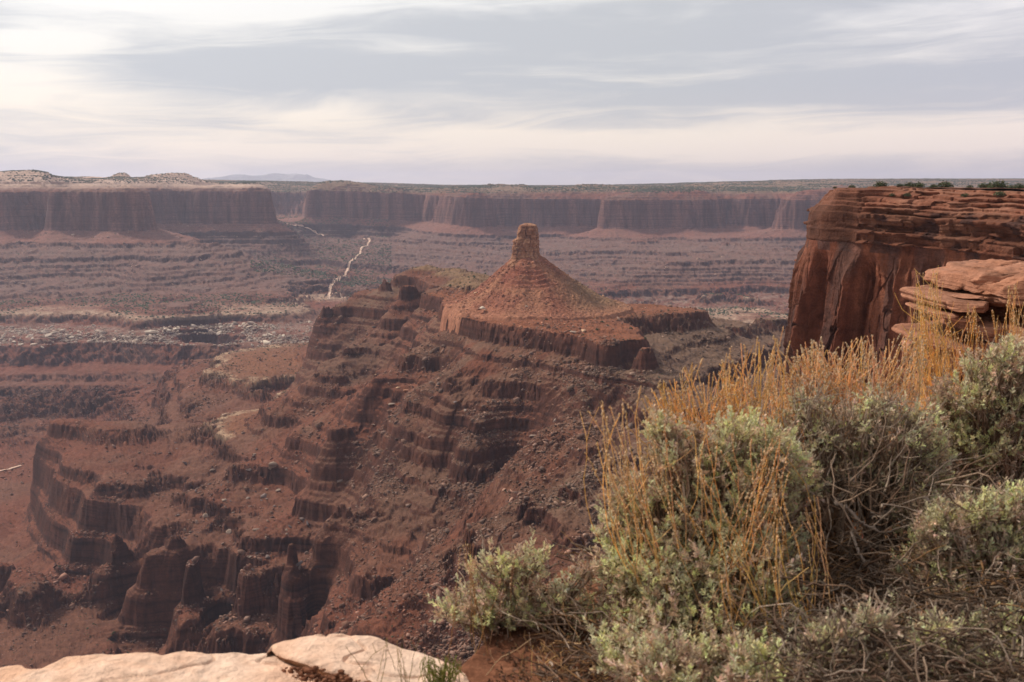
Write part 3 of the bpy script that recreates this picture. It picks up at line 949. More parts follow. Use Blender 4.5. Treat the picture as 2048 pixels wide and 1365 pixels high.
    capw = (1 - isface) * sstep(30, 18, irow)
    jj = np.abs((sw % 1) - .5) * 2
    off = off + capw * (1 - .9 * corner) * ((rb - 0.5) * 2.4 + (rbb - .5) * 1.5 - 1.2 * sstep(.14, .0, 1 - jj) * rb - 0.55 * (1 - bb) ** 2 + 2.4 * pn2(S / 9, zrow / 3, 67) * sstep(-9, -4, zrow) + 0.5 * fbm2(S, zrow * 3, 2.2, 3, 69))
    # big notch left of the first pilaster, and a rounded outer shoulder
    off = off - 2.6 * isface * 0
    shoulder = sstep(-9, 0.5, zrow) * sstep(1668, 1630, pxs)[None] * (1 - isface)
    inn = inn + shoulder * 5.0
    X = px_[None] + nx[None] * (off - inn); Y = py_[None] + ny[None] * (off - inn)
    # inwards beyond the ledges everything runs to the far right
    far_in = np.clip((irow - 22) / 108, 0, 1)
    X = X + far_in * 60; Y = Y + far_in * 10
    Z = zrow + (1 - isface) * (0.25 * fbm2(X, Y, 5, 3, 71) + 0.5 * far_in * fbm2(X, Y, 22, 2, 73) * 1.0)
    Z = Z + (1 - isface) * sstep(-6, -2, zrow) * sstep(24, 12, irow) * (0.55 * pn2(S / 6, irow / 5, 77) + .35 * (rb - .5)) + 0.25 * pn2(S / 12, zrow / 9, 75)
    # the beds rise a touch towards the corner
    Z = Z + sstep(1900, 1640, pxs)[None] * 0.9 * sstep(-30, -8, zrow) - sstep(1850, 2200, pxs)[None] * 1.2 * sstep(-30, -12, zrow) * sstep(2, -3, zrow)
    P3_ = np.stack([X, Y, Z], -1)
    du = np.gradient(P3_, axis=1); dv = np.gradient(P3_, axis=0)
    n = np.cross(du, dv); n /= np.maximum(np.linalg.norm(n, axis=-1, keepdims=True), 1e-9)
    nz = np.abs(n[..., 2])
    C = lambda *c: np.array(c, np.float32)
    b1 = fbm3(X, Y, Z * .35, 16, 3, 81); b2 = fbm3(X, Y, Z * .25, 4, 3, 83)
    col = lerp(C(.245, .095, .058), C(.34, .15, .092), sstep(-.25, .35, b1 + .3 * b2)[..., None])
    # desert varnish: dark patina hanging from the top of the wall and over whole slabs
    var = fbm2(S, Z * .18, 9, 4, 87) + 0.25 * np.exp(-((pxn - 1700) / 16) ** 2) + .22 * np.exp(-((pxn - 1760) / 14) ** 2) * sstep(-30, -45, Z)
    vs_ = (sstep(0.06, 0.34, var) * isface)[..., None]
    col = lerp(col, C(.135, .082, .072), vs_ * 0.75)
    patch = (sstep(.12, .3, fbm2(S, Z * 1.1, 7, 3, 91)) * (Z < -5.5) * (Z > -15))[..., None]
    col = lerp(col, C(.12, .075, .068), patch * 0.8)
    capc = lerp(C(.30, .135, .085), C(.40, .215, .145), sstep(-.2, .3, fbm3(X, Y, Z * 3, 9, 3, 93))[..., None])
    col = lerp(col, capc, ((1 - isface) * sstep(-13, -11, Z))[..., None] * (1 - patch))
    flat = ((1 - isface) * sstep(.7, .9, nz) * sstep(6, 20, irow))[..., None]
    col = lerp(col, C(.36, .20, .13), flat * .8)
    col = lerp(col, C(.125, .06, .045), (sstep(1650, 1618, pxs)[None] * isface)[..., None] * .25)  # leftmost face darkened in colour as the shaded side
    col = lerp(col, C(.22, .105, .07), (corner * (1 - isface) + 0 * Z)[..., None] * 0.85)
    al = np.maximum(isface * 1.0, sstep(.75, .45, nz))
    m = rock_mat("cliff_rock", 0.92, (0.4, 0.9), 0.4, 0.20, 0.42, bscale=0.8)
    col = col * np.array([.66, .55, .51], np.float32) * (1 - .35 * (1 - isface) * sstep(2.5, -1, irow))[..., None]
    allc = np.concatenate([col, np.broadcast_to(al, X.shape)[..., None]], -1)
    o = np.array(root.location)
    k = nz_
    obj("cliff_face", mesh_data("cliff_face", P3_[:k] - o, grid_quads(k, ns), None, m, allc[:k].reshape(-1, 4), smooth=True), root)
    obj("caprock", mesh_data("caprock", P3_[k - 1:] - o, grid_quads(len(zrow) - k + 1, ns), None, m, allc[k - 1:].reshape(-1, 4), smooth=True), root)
    return P3_[k - 1:]


CLIFF_TOP = build_cliff()

# ------------------------------------------------------------------ the rim we stand on
def stone_mat(name, cols, scale=3.0, bump=(0.02, 0.6), rough=0.9, spots=0.5, layers=0.0):
    """pale sandstone: blotches of three tones, fine grain, small dark pits"""
    m = bpy.data.materials.new(name); m.use_nodes = True
    n = NT(m.node_tree)
    out = n.n('ShaderNodeOutputMaterial')
    p = n.n('ShaderNodeBsdfPrincipled', ins={'Roughness': rough, 'Specular IOR Level': 0.2})
    n.t.links.new(p.outputs[0], out.inputs[0])
    geo = n.n('ShaderNodeNewGeometry'); pos = geo.outputs['Position']
    a = n.noise(pos, scale, 7, 0.6, 0.6)
    base = n.ramp(a, [(0.30, cols[2]), (0.42, cols[0]), (0.56, cols[0]), (0.68, cols[1])])
    b = n.noise(pos, scale * 0.55, 4, 0.55, 1.2)
    base = n.mix(n.mapr(b, 0.5, 0.68, 0.0, 0.7), base, (*cols[1], 1))
    c = n.noise(pos, scale * 9, 5, 0.7)
    base = n.mix(1.0, base, n.ramp(c, [(0.3, 0.72), (0.5, 1.0), (0.7, 1.15)]), 'MULTIPLY')
    v = n.n('ShaderNodeTexVoronoi', ins={'Vector': pos, 'Scale': scale * 7, 'Randomness': 1.0})
    pit = n.mapr(v.outputs['Distance'], 0.06, 0.16, 1.0, 0.0)
    pit = n.math('MULTIPLY', pit, n.mapr(n.noise(pos, scale * 1.3, 2), 0.55, 0.7, 0.0, spots))
    base = n.mix(pit, base, (0.16, 0.07, 0.035, 1))
    if layers:
        sep = n.n('ShaderNodeSeparateXYZ'); n.set(sep.inputs[0], pos)
        zz = n.math('ADD', sep.outputs[2], n.math('MULTIPLY', n.noise(pos, 0.6, 2), 0.35))
        ly = n.noise(None, 9.0, 4, 0.65, 0, '1D', zz)
        base = n.mix(1.0, base, n.ramp(ly, [(0.35, 1 - layers), (0.5, 1.0), (0.65, 1 + layers * .4)]), 'MULTIPLY')
    n.set(p.inputs['Base Color'], base)
    h = n.math('ADD', n.noise(pos, scale * 4, 8, 0.65), n.math('MULTIPLY', pit, -0.3))
    if layers:
        h = n.math('ADD', h, n.math('MULTIPLY', ly, 0.8))
    bm = n.n('ShaderNodeBump', ins={'Strength': bump[1], 'Distance': bump[0], 'Height': h})
    n.set(p.inputs['Normal'], bm.outputs[0])
    return m


MAT_SLAB = stone_mat("pale_sandstone", [(.72, .515, .39), (.70, .42, .28), (.48, .28, .18)], 2.2, (0.045, 0.9), spots=.8)
MAT_LEDGE = stone_mat("ledge_sandstone", [(.33, .145, .085), (.40, .20, .13), (.22, .09, .055)], 0.9, (0.12, 0.7), layers=0.3, spots=.3)


def soil_mat():
    m = bpy.data.materials.new("red_soil"); m.use_nodes = True
    n = NT(m.node_tree)
    out = n.n('ShaderNodeOutputMaterial')
    p = n.n('ShaderNodeBsdfPrincipled', ins={'Roughness': 1.0, 'Specular IOR Level': 0.05})
    n.t.links.new(p.outputs[0], out.inputs[0])
    pos = n.n('ShaderNodeNewGeometry').outputs['Position']
    a = n.noise(pos, 5, 7, 0.7); b = n.noise(pos, 60, 4, 0.7)
    base = n.ramp(a, [(0.3, (.10, .042, .025)), (0.5, (.19, .08, .046)), (0.7, (.30, .145, .085))])
    base = n.mix(1.0, base, n.ramp(b, [(0.3, .6), (0.7, 1.3)]), 'MULTIPLY')
    n.set(p.inputs['Base Color'], base)
    bm = n.n('ShaderNodeBump', ins={'Strength': 0.8, 'Distance': 0.02, 'Height': n.math('ADD', a, n.math('MULTIPLY', b, .5))})
    n.set(p.inputs['Normal'], bm.outputs[0])
    return m


MAT_SOIL = soil_mat()


def soil_z(x, y):
    z = -1.50 + 0.05 * fbm2(x, y, 1.1, 3, 3) + 0.010 * fbm2(x, y, .12, 3, 5)
    z = z + 0.10 * sstep(0.2, 1.6, x) - 0.16 * np.clip(y - 4.2, 0, 30) - 0.0 * x
    z = z - 0.10 * sstep(-0.2, -0.9, x)
    return z


def soil_edge(x):
    return 3.30 + 0.85 * sstep(-0.5, 0.5, x) + 0.5 * sstep(1, 2.5, x) + 16 * sstep(5.6, 8.2, x) + 0.15 * np.sin(x * 3.1) + .1 * np.sin(x * 7.3)


def build_ground():
    nx, ny, ne = 560, 380, 60
    x = np.linspace(-7, 16, nx)[None]
    t = np.linspace(0, 1, ny)[:, None]
    e = soil_edge(x)
    y = -4 + t ** 0.8 * (e + 4)
    z = soil_z(x + 0 * y, y)
    z = z - 0.25 * sstep(0.4, 0.0, e - y)
    # the rock face under the rim
    k = np.linspace(0, 1, ne + 1)[1:, None]
    y2 = e - 0.3 * k + 1.2 * pn2(x / 2.0, k * 5, 3) * k + 25 * k ** 2 * 0.3
    z2 = z[-1:] - 0.2 - 75 * k ** 1.5
    X = np.broadcast_to(x, (ny + ne, nx)); Y = np.concatenate([y, np.broadcast_to(y2, (ne, nx))]); Z = np.concatenate([z, z2])
    me = mesh_data("ground", np.stack([X, Y, Z], -1), grid_quads(ny + ne, nx), None, MAT_SOIL, smooth=True)
    me.materials.append(MAT_LEDGE)
    me.polygons.foreach_set('material_index', (np.arange(len(me.polygons)) >= (ny - 1) * (nx - 1)).astype(np.int32))
    o = obj("ground", me)
    tag(o, "red sandy soil along the canyon rim", "ground", kind='structure')


build_ground()


def sheet_slab(name, xs, yb, yf, ztop, thick, seed, edge_r, mat, rough=1.0, nx=420, ny=240):
    """a thick slab: yb(x) back edge, yf(x) front edge, ztop(x, y); rounded rims and an underside"""
    x = xs[None]
    b = yb(xs)[None]; f = yf(xs)[None]
    t = np.linspace(0, 1, ny)[:, None]
    t = 0.5 - 0.5 * np.cos(np.pi * t)
    y = f + (b - f) * t
    z = ztop(x + 0 * y, y)
    dist = np.minimum.reduce([y - f, b - y, (x - xs[0]) + 0 * y, (xs[-1] - x) + 0 * y]).clip(0)
    er = edge_r * (1 + 0.6 * pn2(x / .21 + 0 * y, y / .21, seed))
    q = np.clip(1 - dist / er, 0, 1)
    z = z - er * 0.55 * (1 - np.sqrt(np.clip(1 - q * q, 0, 1)))
    z = z + rough * (0.022 * fbm2(x + 0 * y, y, .45, 3, seed + 3) + 0.010 * fbm2(x + 0 * y, y, .13, 4, seed + 5) - 0.012 * sstep(.05, .0, np.abs(pn2((x + 0 * y) / .5 + .3 * pn2((x + 0 * y) / .1, y / .1, 2), y / .2, seed + 8))))
    up = np.stack([x + 0 * y, y, z], -1)
    zb = z - thick * (1 - q * 0.15)
    wob = 0.05 * fbm2(x + 0 * y, y, .3, 2, seed + 9)
    lo = np.stack([x + 0 * y, y - 0.10 * q * np.sign(y - (f + b) / 2) + wob * 0, zb + wob], -1)
    V = np.concatenate([up.reshape(-1, 3), lo.reshape(-1, 3)])
    nxx = len(xs)
    qt = grid_quads(ny, nxx); n0 = ny * nxx
    ql = qt[:, ::-1] + n0
    side = []
    def strip(idx):
        a = np.array(idx)
        side.append(np.stack([a[:-1], a[1:], a[1:] + n0, a[:-1] + n0], 1))
    strip(np.arange(nxx)); strip((ny - 1) * nxx + np.arange(nxx)[::-1])
    strip(np.arange(ny)[::-1] * nxx); strip(np.arange(ny) * nxx + nxx - 1)
    return mesh_data(name, V, np.concatenate([qt[:, ::-1], ql[:, ::-1]] + [s[:, ::-1] for s in side]), None, mat, smooth=True)


def build_slabs():
    # far edges traced in picture pixels at the slabs' own height
    def edge(pts, z):
        p = np.array([at(a, b, z=z)[:2] for a, b in pts]); return p[:, 0], p[:, 1]
    ex, ey = edge([(-400, 1372), (-200, 1345), (0, 1321), (90, 1316), (130, 1303), (200, 1294), (300, 1285), (330, 1290), (370, 1279), (410, 1284), (470, 1277), (540, 1277), (600, 1282), (700, 1290), (800, 1300), (900, 1330), (1000, 1380)], -1.47)
    xs = np.linspace(-3.2, -0.12, 560)
    me = sheet_slab("sandstone_slab", xs, lambda x: np.interp(x, ex, ey, left=2.6) + 0.012 * pn2(x / .12, x * 0 + .5, 3) , lambda x: x * 0 - 3.0,
                    lambda x, y: -1.478 + 0.03 * fbm2(x, y, 1.6, 2, 61) - 0.02 * sstep(-.8, -.4, x) + 0.05 * (2.9 - y).clip(0, 1) * 0, 0.55, 11, 0.05, MAT_SLAB, 1.2, ny=420)
    o = obj("sandstone_slab", me)
    tag(o, "broad pale sandstone slab at the canyon rim, filling the bottom left corner", "slab")
    ex2, ey2 = edge([(500, 1290), (538, 1279), (570, 1264), (600, 1257), (640, 1258), (700, 1263), (760, 1270), (830, 1284), (880, 1300), (930, 1330), (960, 1370)], -1.455)
    fx, fy = edge([(500, 1291), (538, 1284), (552, 1300), (600, 1325), (650, 1342), (700, 1352), (760, 1375), (840, 1420), (900, 1460)], -1.47)
    xs = np.linspace(ex2[1] - 0.004, ex2[-1], 420)
    me = sheet_slab("sandstone_slab", xs, lambda x: np.interp(x, ex2, ey2), lambda x: np.minimum(np.interp(x, fx, fy), np.interp(x, ex2, ey2) - 0.02),
                    lambda x, y: -1.468 - 0.01 * sstep(-.45, -.1, x) - 0.02 * sstep(3.0, 2.7, y) + 0.03 * fbm2(x, y, .9, 2, 71), 0.14, 23, 0.028, MAT_SLAB, 0.9, ny=260)
    o = obj("sandstone_slab", me)
    tag(o, "smaller pale sandstone slab with a curved dark crack along its left edge, lying on the broad slab", "slab")
    # crumbled red dirt in the crack
    rng = np.random.RandomState(5)
    V, T = [], []
    for i in range(900):
        u = rng.rand()
        px = 590 + 160 * u + rng.normal() * 10; py = 1332 + 40 * u + abs(rng.normal()) * 14
        x, y, z = at(px, py, z=-1.455)
        s = 0.0035 * np.exp(rng.normal() * .6)
        v, t = rock_shape(rng)
        T.append(t + sum(len(a) for a in V)); V.append(v * s * np.array([1.2, 1.2, .8]) + [x, y, z - .025 + s * 1.5 + .02 * rng.rand()])
    o = obj("dirt_crumbs", mesh_data("dirt_crumbs", np.concatenate(V), None, np.concatenate(T), MAT_SOIL))
    tag(o, "crumbled red dirt in the crack between the two pale slabs", "dirt", kind='stuff')


def hull_ball(sub=1):
    import bmesh
    bm = bmesh.new(); bmesh.ops.create_icosphere(bm, subdivisions=sub, radius=1)
    v = np.array([a.co[:] for a in bm.verts]); t = np.array([[a.index for a in f.verts] for f in bm.faces]); bm.free()
    return v, t


ICO1 = hull_ball(1); ICO2 = hull_ball(2); ICO3 = hull_ball(6)


def rock_shape(rng, fine=False, flat=1.0):
    """an angular block: a ball cut by a few random planes"""
    v, t = ICO2 if fine else ICO1
    v = v.copy()
    for _ in range(9 if fine else 6):
        n = rng.normal(size=3); n /= np.linalg.norm(n)
        d = 0.34 + 0.36 * rng.rand()
        k = v @ n
        v = v - np.outer(np.maximum(k - d, 0), n)
    v = v * np.array([1.0, 0.6 + 0.5 * rng.rand(), (0.45 + 0.4 * rng.rand()) * flat])
    a = rng.rand() * 6.283
    c, s = math.cos(a), math.sin(a)
    return v @ np.array([[c, -s, 0], [s, c, 0], [0, 0, 1]]).T, t


build_slabs()


def boulder_slab(name, c, half, seed, parent, rot=0.0, tilt=(0, 0), pz=3.6, pxy=3.4, mat=None):
    """a weathered block of ledge rock: squarish ball, bedding grooves, pitted skin"""
    v, t = ICO3
    v = v.copy()
    r = (np.abs(v[:, 0]) ** pxy + np.abs(v[:, 1]) ** pxy) ** (1 / pxy)
    k = (r ** pz + np.abs(v[:, 2]) ** pz) ** (-1 / pz)
    v = v * k[:, None]
    rng = np.random.RandomState(seed)
    h = np.array(half)
    p = v * h
    q = p + rng.rand(3) * 50
    nrm = v / np.linalg.norm(v, axis=1)[:, None]
    d = 0.34 * fbm3(q[:, 0], q[:, 1], q[:, 2] * 1.7, .8, 5, seed, .55) + 0.05 * fbm3(q[:, 0], q[:, 1], q[:, 2] * 2, .22, 3, seed + 4, ridge=True)
    side = 1 - np.abs(nrm[:, 2]) ** 1.5
    # bedding: deep and shallow grooves round the sides, and a few cross joints
    zz = q[:, 2] + 0.10 * pn3(q[:, 0] * .6, q[:, 1] * .6, q[:, 2] * 0, seed + 6)
    bed = np.abs(pn3(0 * zz + seed * .37, 0 * zz + 1.7, zz * 4.5, seed + 7))
    d = d - 0.13 * sstep(0.10, 0.0, bed) * side
    st = np.floor(zz / .17)
    d = d + (np.modf(np.abs(np.sin(st * 12.9898 + seed) * 43758.5453))[0] - .5) * .16 * side
    jn = np.abs(pn3(q[:, 0] * .8, q[:, 1] * .8, q[:, 2] * .15, seed + 8))
    d = d - 0.12 * sstep(0.05, 0.0, jn)
    p = p + nrm * (d * min(1.0, h[2] * 3.0))[:, None] * np.array([1.2, 1.2, .6])
    for _ in range(5):
        n_ = rng.normal(size=3) * np.array([1, 1, .35]); n_ /= np.linalg.norm(n_)
        kk_ = p @ n_; lim = np.percentile(kk_, 86 + 10 * rng.rand())
        p = p - np.outer(np.maximum(kk_ - lim, 0) * .9, n_)
    a = math.cos(rot), math.sin(rot)
    p = p @ np.array([[a[0], -a[1], 0], [a[1], a[0], 0], [0, 0, 1]]).T
    p[:, 2] += p[:, 0] * tilt[0] + p[:, 1] * tilt[1]
    o = obj(name, mesh_data(name, p + np.array(c) - np.array(parent.location), None, t, mat or MAT_LEDGE, smooth=True), parent)
    return o


def build_ledge():
    Y = 17.5
    root = empty("rock_ledge", at(1950, 740, Y=Y))
    tag(root, "stack of weathered orange sandstone slabs behind the right-hand sagebrush, before the big cliff", "rock ledge")
    # (left px, right px, top py, bottom py, depth in metres, distance shift, tilt)
    L = [(1884, 2010, 540, 570, 1.2, .4, .06), (1925, 2110, 528, 588, 1.6, .25, .05), (1985, 2240, 538, 602, 1.5, -.35, .03), (1872, 1962, 578, 587, 1.0, .3, .02),
         (1856, 1975, 585, 614, 1.3, .1, -.02), (1842, 1900, 613, 625, 1.0, .1, .0), (1878, 1945, 618, 634, .9, .0, .02), (1915, 2010, 632, 660, 1.1, -.15, .0), (1985, 2150, 590, 618, 1.0, .4, 0),
         (1968, 2130, 645, 680, 1.5, -.5, .05), (1834, 1935, 668, 690, 1.3, .1, -.02), (1900, 2120, 665, 700, 1.7, .2, .02), (1870, 2160, 690, 745, 1.8, .35, 0), (1900, 2200, 735, 830, 2.0, .5, 0), (2000, 2240, 600, 690, 1.0, .9, 0), (1905, 2060, 585, 700, .8, 1.0, 0)]
    for i, (l, r, t, b, dp, ds, tl) in enumerate(L):
        l, r, t, b = l + 18, r + 6, t + 9, b + 5
        yy = Y + ds
        x0, _, z1 = at(l, t, Y=yy); x1, _, z0 = at(r, b, Y=yy)
        boulder_slab("slab", ((x0 + x1) / 2, yy + dp * 0.5, (z0 + z1) / 2), ((x1 - x0) / 2, dp, (z1 - z0) / 2 * 1.04), 100 + i * 7, root, tilt=(tl, 0.02))


build_ledge()

# ------------------------------------------------------------------ plants on the rim
def plant_mat(name, transl=0.25, rough=0.8, vary=0.25, scale=30):
    m = bpy.data.materials.new(name); m.use_nodes = True
    n = NT(m.node_tree)
    out = n.n('ShaderNodeOutputMaterial')
    a = n.n('ShaderNodeAttribute', attribute_name='Col')
    pos = n.n('ShaderNodeNewGeometry').outputs['Position']
    nz = n.noise(pos, scale, 3, .6)
    c = n.mix(1.0, a.outputs['Color'], n.ramp(nz, [(0.3, 1 - vary), (0.7, 1 + vary)]), 'MULTIPLY')
    p = n.n('ShaderNodeBsdfPrincipled', ins={'Roughness': rough, 'Specular IOR Level': 0.12, 'Base Color': c})
    if transl:
        t = n.n('ShaderNodeBsdfTranslucent', ins={'Color': c})
        mx = n.n('ShaderNodeMixShader', ins={0: transl})
        n.t.links.new(p.outputs[0], mx.inputs[1]); n.t.links.new(t.outputs[0], mx.inputs[2])
        n.t.links.new(mx.outputs[0], out.inputs[0])
    else:
        n.t.links.new(p.outputs[0], out.inputs[0])
    return m


MAT_LEAF = plant_mat("sage_leaf", 0.3)
MAT_TWIG = plant_mat("grey_twig", 0.0, 0.95, 0.35, 45)
MAT_STRAW = plant_mat("dry_straw", 0.4, 0.7, 0.2, 25)


def tubes(lines, sides=4):
    """lines: list of (points (k,3), radii (k,), colour (3,)); returns verts, quads, colours"""
    V, Q, Cc = [], [], []
    base = 0
    ang = np.arange(sides) / sides * 2 * np.pi
    ca, sa = np.cos(ang), np.sin(ang)
    for p, r, c in lines:
        p = np.asarray(p, float); k = len(p)
        t = np.gradient(p, axis=0); t /= np.maximum(np.linalg.norm(t, axis=1, keepdims=True), 1e-9)
        ref = np.where(np.abs(t[:, 2:3]) > .9, np.array([[1.0, 0, 0]]), np.array([[0, 0, 1.0]]))
        a = np.cross(t, ref); a /= np.maximum(np.linalg.norm(a, axis=1, keepdims=True), 1e-9); b = np.cross(t, a)
        r = np.asarray(r, float)
        ring = p[:, None] + r[:, None, None] * (a[:, None] * ca[None, :, None] + b[:, None] * sa[None, :, None])
        V.append(ring.reshape(-1, 3))
        Q.append(grid_quads(k, sides, True) + base)
        Cc.append(np.broadcast_to(np.asarray(c, float), (k * sides, 3)))
        base += k * sides
    return np.concatenate(V), np.concatenate(Q), np.concatenate(Cc)


def curve(p0, p1, rng, n=8, sag=0.0, wig=0.05, bend=None):
    """a wandering line between two points"""
    p0 = np.array(p0, float); p1 = np.array(p1, float)
    L = np.linalg.norm(p1 - p0)
    t = np.linspace(0, 1, n)[:, None]
    m = (p0 + p1) / 2 + (rng.normal(size=3) * wig * 2 * L if bend is None else np.array(bend)) + np.array([0, 0, sag * L])
    p = (1 - t) ** 2 * p0 + 2 * t * (1 - t) * m + t ** 2 * p1
    w = np.cumsum(rng.normal(size=(n, 3)) * wig * L * .35, 0)
    w = w - t * w[-1]
    return p + w * np.minimum(1, 4 * t * (1 - t) + .0)


def leaves(stems, rng, n_lo, n_hi, pal, ln=(.012, .024), wd=(.0035, .006)):
    """stems: (point, direction, length, tone) -> leaf quads"""
    B, D, Nn, Ls, Ws, Cs = [], [], [], [], [], []
    for p, d, L, tone in stems:
        k = rng.randint(n_lo, n_hi + 1)
        s = np.sort(rng.rand(k)) ** 0.8
        rd = rng.normal(size=(k, 3)); rd -= (rd @ d)[:, None] * d; rd /= np.linalg.norm(rd, axis=1)[:, None]
        dirs = d * (0.35 + 0.6 * s)[:, None] + rd * 0.75 + np.array([0, 0, .15])
        dirs /= np.linalg.norm(dirs, axis=1)[:, None]
        B.append(p + d * (L * s)[:, None]); D.append(dirs)
        nn = rng.normal(size=(k, 3)); Nn.append(nn)
        Ls.append(rng.uniform(*ln, k) * (1.05 - 0.35 * s)); Ws.append(rng.uniform(*wd, k))
        c = pal[np.clip(int(tone * len(pal)), 0, len(pal) - 1)]
        Cs.append(np.array(c) * (0.8 + 0.45 * rng.rand(k, 1)) * (1 + .06 * rng.normal(size=(k, 3))))
    B = np.concatenate(B); D = np.concatenate(D); Nn = np.concatenate(Nn); Ls = np.concatenate(Ls)[:, None]; Ws = np.concatenate(Ws)[:, None]; Cs = np.concatenate(Cs)
    S = np.cross(D, Nn); S /= np.linalg.norm(S, axis=1)[:, None]
    U = np.cross(S, D)
    v = np.stack([B - S * Ws * .22, B + S * Ws * .22, B + D * Ls * .6 + S * Ws * .5 + U * Ls * .08, B + D * Ls * .6 - S * Ws * .5 + U * Ls * .08,
                  B + D * Ls + S * Ws * .38 - U * Ls * .03, B + D * Ls - S * Ws * .38 - U * Ls * .03], 1)
    n = len(B)
    b = (np.arange(n) * 6)[:, None]
    q = np.concatenate([b + np.array([[0, 1, 2, 3]]), b + np.array([[3, 2, 4, 5]])])
    return v.reshape(-1, 3), q, np.repeat(Cs, 6, 0).clip(.02, .9)


SAGE = [(.60, .55, .34), (.68, .65, .36), (.60, .48, .32), (.72, .71, .36), (.61, .57, .38), (.66, .49, .34), (.55, .52, .33), (.70, .53, .40), (.50, .37, .26)]
WOOD = [(.26, .17, .115), (.34, .245, .175), (.20, .125, .08), (.42, .32, .245)]


def sagebrush(label, base, Y, crowns, n_term, seed, group=None, name="sagebrush", leafy=1.0, tones=None, bare=0.12, depth=1.0, trunk_r=.022, n_main=7, lpt=(15, 26)):
    """crowns: (px, py, rx, ry) in picture pixels at about distance Y"""
    rng = np.random.RandomState(seed)
    bx, by, bz = at(*base, Y=Y)
    bz = min(bz, float(soil_z(np.array([bx]), np.array([by]))[0]) + 0.03)
    b = np.array([bx, by, bz])
    root = empty(name, b)
    tag(root, label, "sagebrush" if name == "sagebrush" else "shrub", group)
    k = Y / FPX
    wts = np.array([c[2] * c[3] for c in crowns], float); wts /= wts.sum()
    T, Nrm = [], []
    for i in rng.choice(len(crowns), n_term, p=wts):
        px, py, rx, ry = crowns[i][:4]
        dy = crowns[i][4] if len(crowns[i]) > 4 else 0.0
        c = np.array(at(px, py, Y=Y + dy))
        u = rng.normal(size=3); u /= np.linalg.norm(u)
        rr = rng.rand() ** 0.28 * (1 + (rng.rand() < .1) * rng.uniform(.1, .45))
        h = np.array([rx * k, min(rx, ry * 1.4) * k * depth, ry * k])
        p = c + u * h * rr
        g = float(soil_z(np.array([p[0]]), np.array([p[1]]))[0])
        p[2] = max(p[2], bz + .03, g + .03 + .05 * rng.rand())
        T.append(p); Nrm.append(u / h * h.mean())
    T = np.array(T); Nrm = np.array(Nrm); Nrm /= np.linalg.norm(Nrm, axis=1)[:, None]
    # cluster the terminals on limbs and twigs
    def kmeans(P, m, it=6):
        C = P[rng.choice(len(P), m, replace=False)].copy()
        for _ in range(it):
            a = ((P[:, None] - C[None]) ** 2).sum(-1).argmin(1)
            for j in range(m):
                if (a == j).any(): C[j] = P[a == j].mean(0)
        return C, a
    C1, a1 = kmeans(T, max(6, n_term // 9))
    C0, a0 = kmeans(C1, min(n_main, len(C1)))
    wood = lambda: np.array(WOOD[rng.randint(len(WOOD))]) * (0.8 + .4 * rng.rand())
    lines = []
    for j in range(len(C0)):
        end = b + (C0[j] - b) * 0.62 + np.array([0, 0, 0])
        p = curve(b + rng.normal(size=3) * np.array([.03, .03, .0]), end, rng, 9, sag=-0.10, wig=.09)
        lines.append((p, np.linspace(trunk_r, trunk_r * .45, 9) * rng.uniform(.7, 1.2), wood()))
        for i in np.nonzero(a0 == j)[0]:
            e1 = end + (C1[i] - end) * .75
            q = curve(p[-1 - rng.randint(0, 3)], e1, rng, 7, sag=-.06, wig=.09)
            lines.append((q, np.linspace(trunk_r * .38, trunk_r * .17, 7), wood()))
            for h in np.nonzero(a1 == i)[0]:
                q2 = curve(q[-1 - rng.randint(0, 3)], T[h], rng, 5, sag=-.03, wig=.08)
                lines.append((q2, np.linspace(.0032, .0016, 5), wood()))
    # bare twigs that stick out
    for _ in range(int(bare * n_term)):
        h = rng.randint(n_term)
        d = Nrm[h] * .5 + np.array([0, 0, .6]) + rng.normal(size=3) * .4
        d /= np.linalg.norm(d)
        q = curve(T[h] - d * .05, T[h] + d * rng.uniform(.03, .11), rng, 5, wig=.07)
        lines.append((q, np.linspace(.0022, .001, 5), np.array([.40, .31, .24]) * rng.uniform(.7, 1.1)))
    V, Q, Cc = tubes(lines)
    obj("branches", mesh_data("branches", V - b, Q, None, MAT_TWIG, Cc, smooth=True), root)
    if leafy:
        st = []
        patch = rng.rand(len(C1))
        for h in range(n_term):
            if rng.rand() > leafy: continue
            d = Nrm[h] * .6 + np.array([0, 0, .65]) + rng.normal(size=3) * .28
            d /= np.linalg.norm(d)
            tn = np.clip(patch[a1[h]] + rng.normal() * .16, 0, .999) if tones is None else tones[rng.randint(len(tones))]
            st.append((T[h] - d * .02, d, rng.uniform(.035, .075), tn))
            if rng.rand() < .6:
                d2 = d + rng.normal(size=3) * .6; d2 /= np.linalg.norm(d2)
                st.append((T[h] - d * .03, d2, rng.uniform(.03, .055), tn))
        V, Q, Cc = leaves(st, rng, lpt[0], lpt[1], SAGE)
        obj("foliage", mesh_data("foliage", V - b, Q, None, MAT_LEAF, Cc), root)
    return root


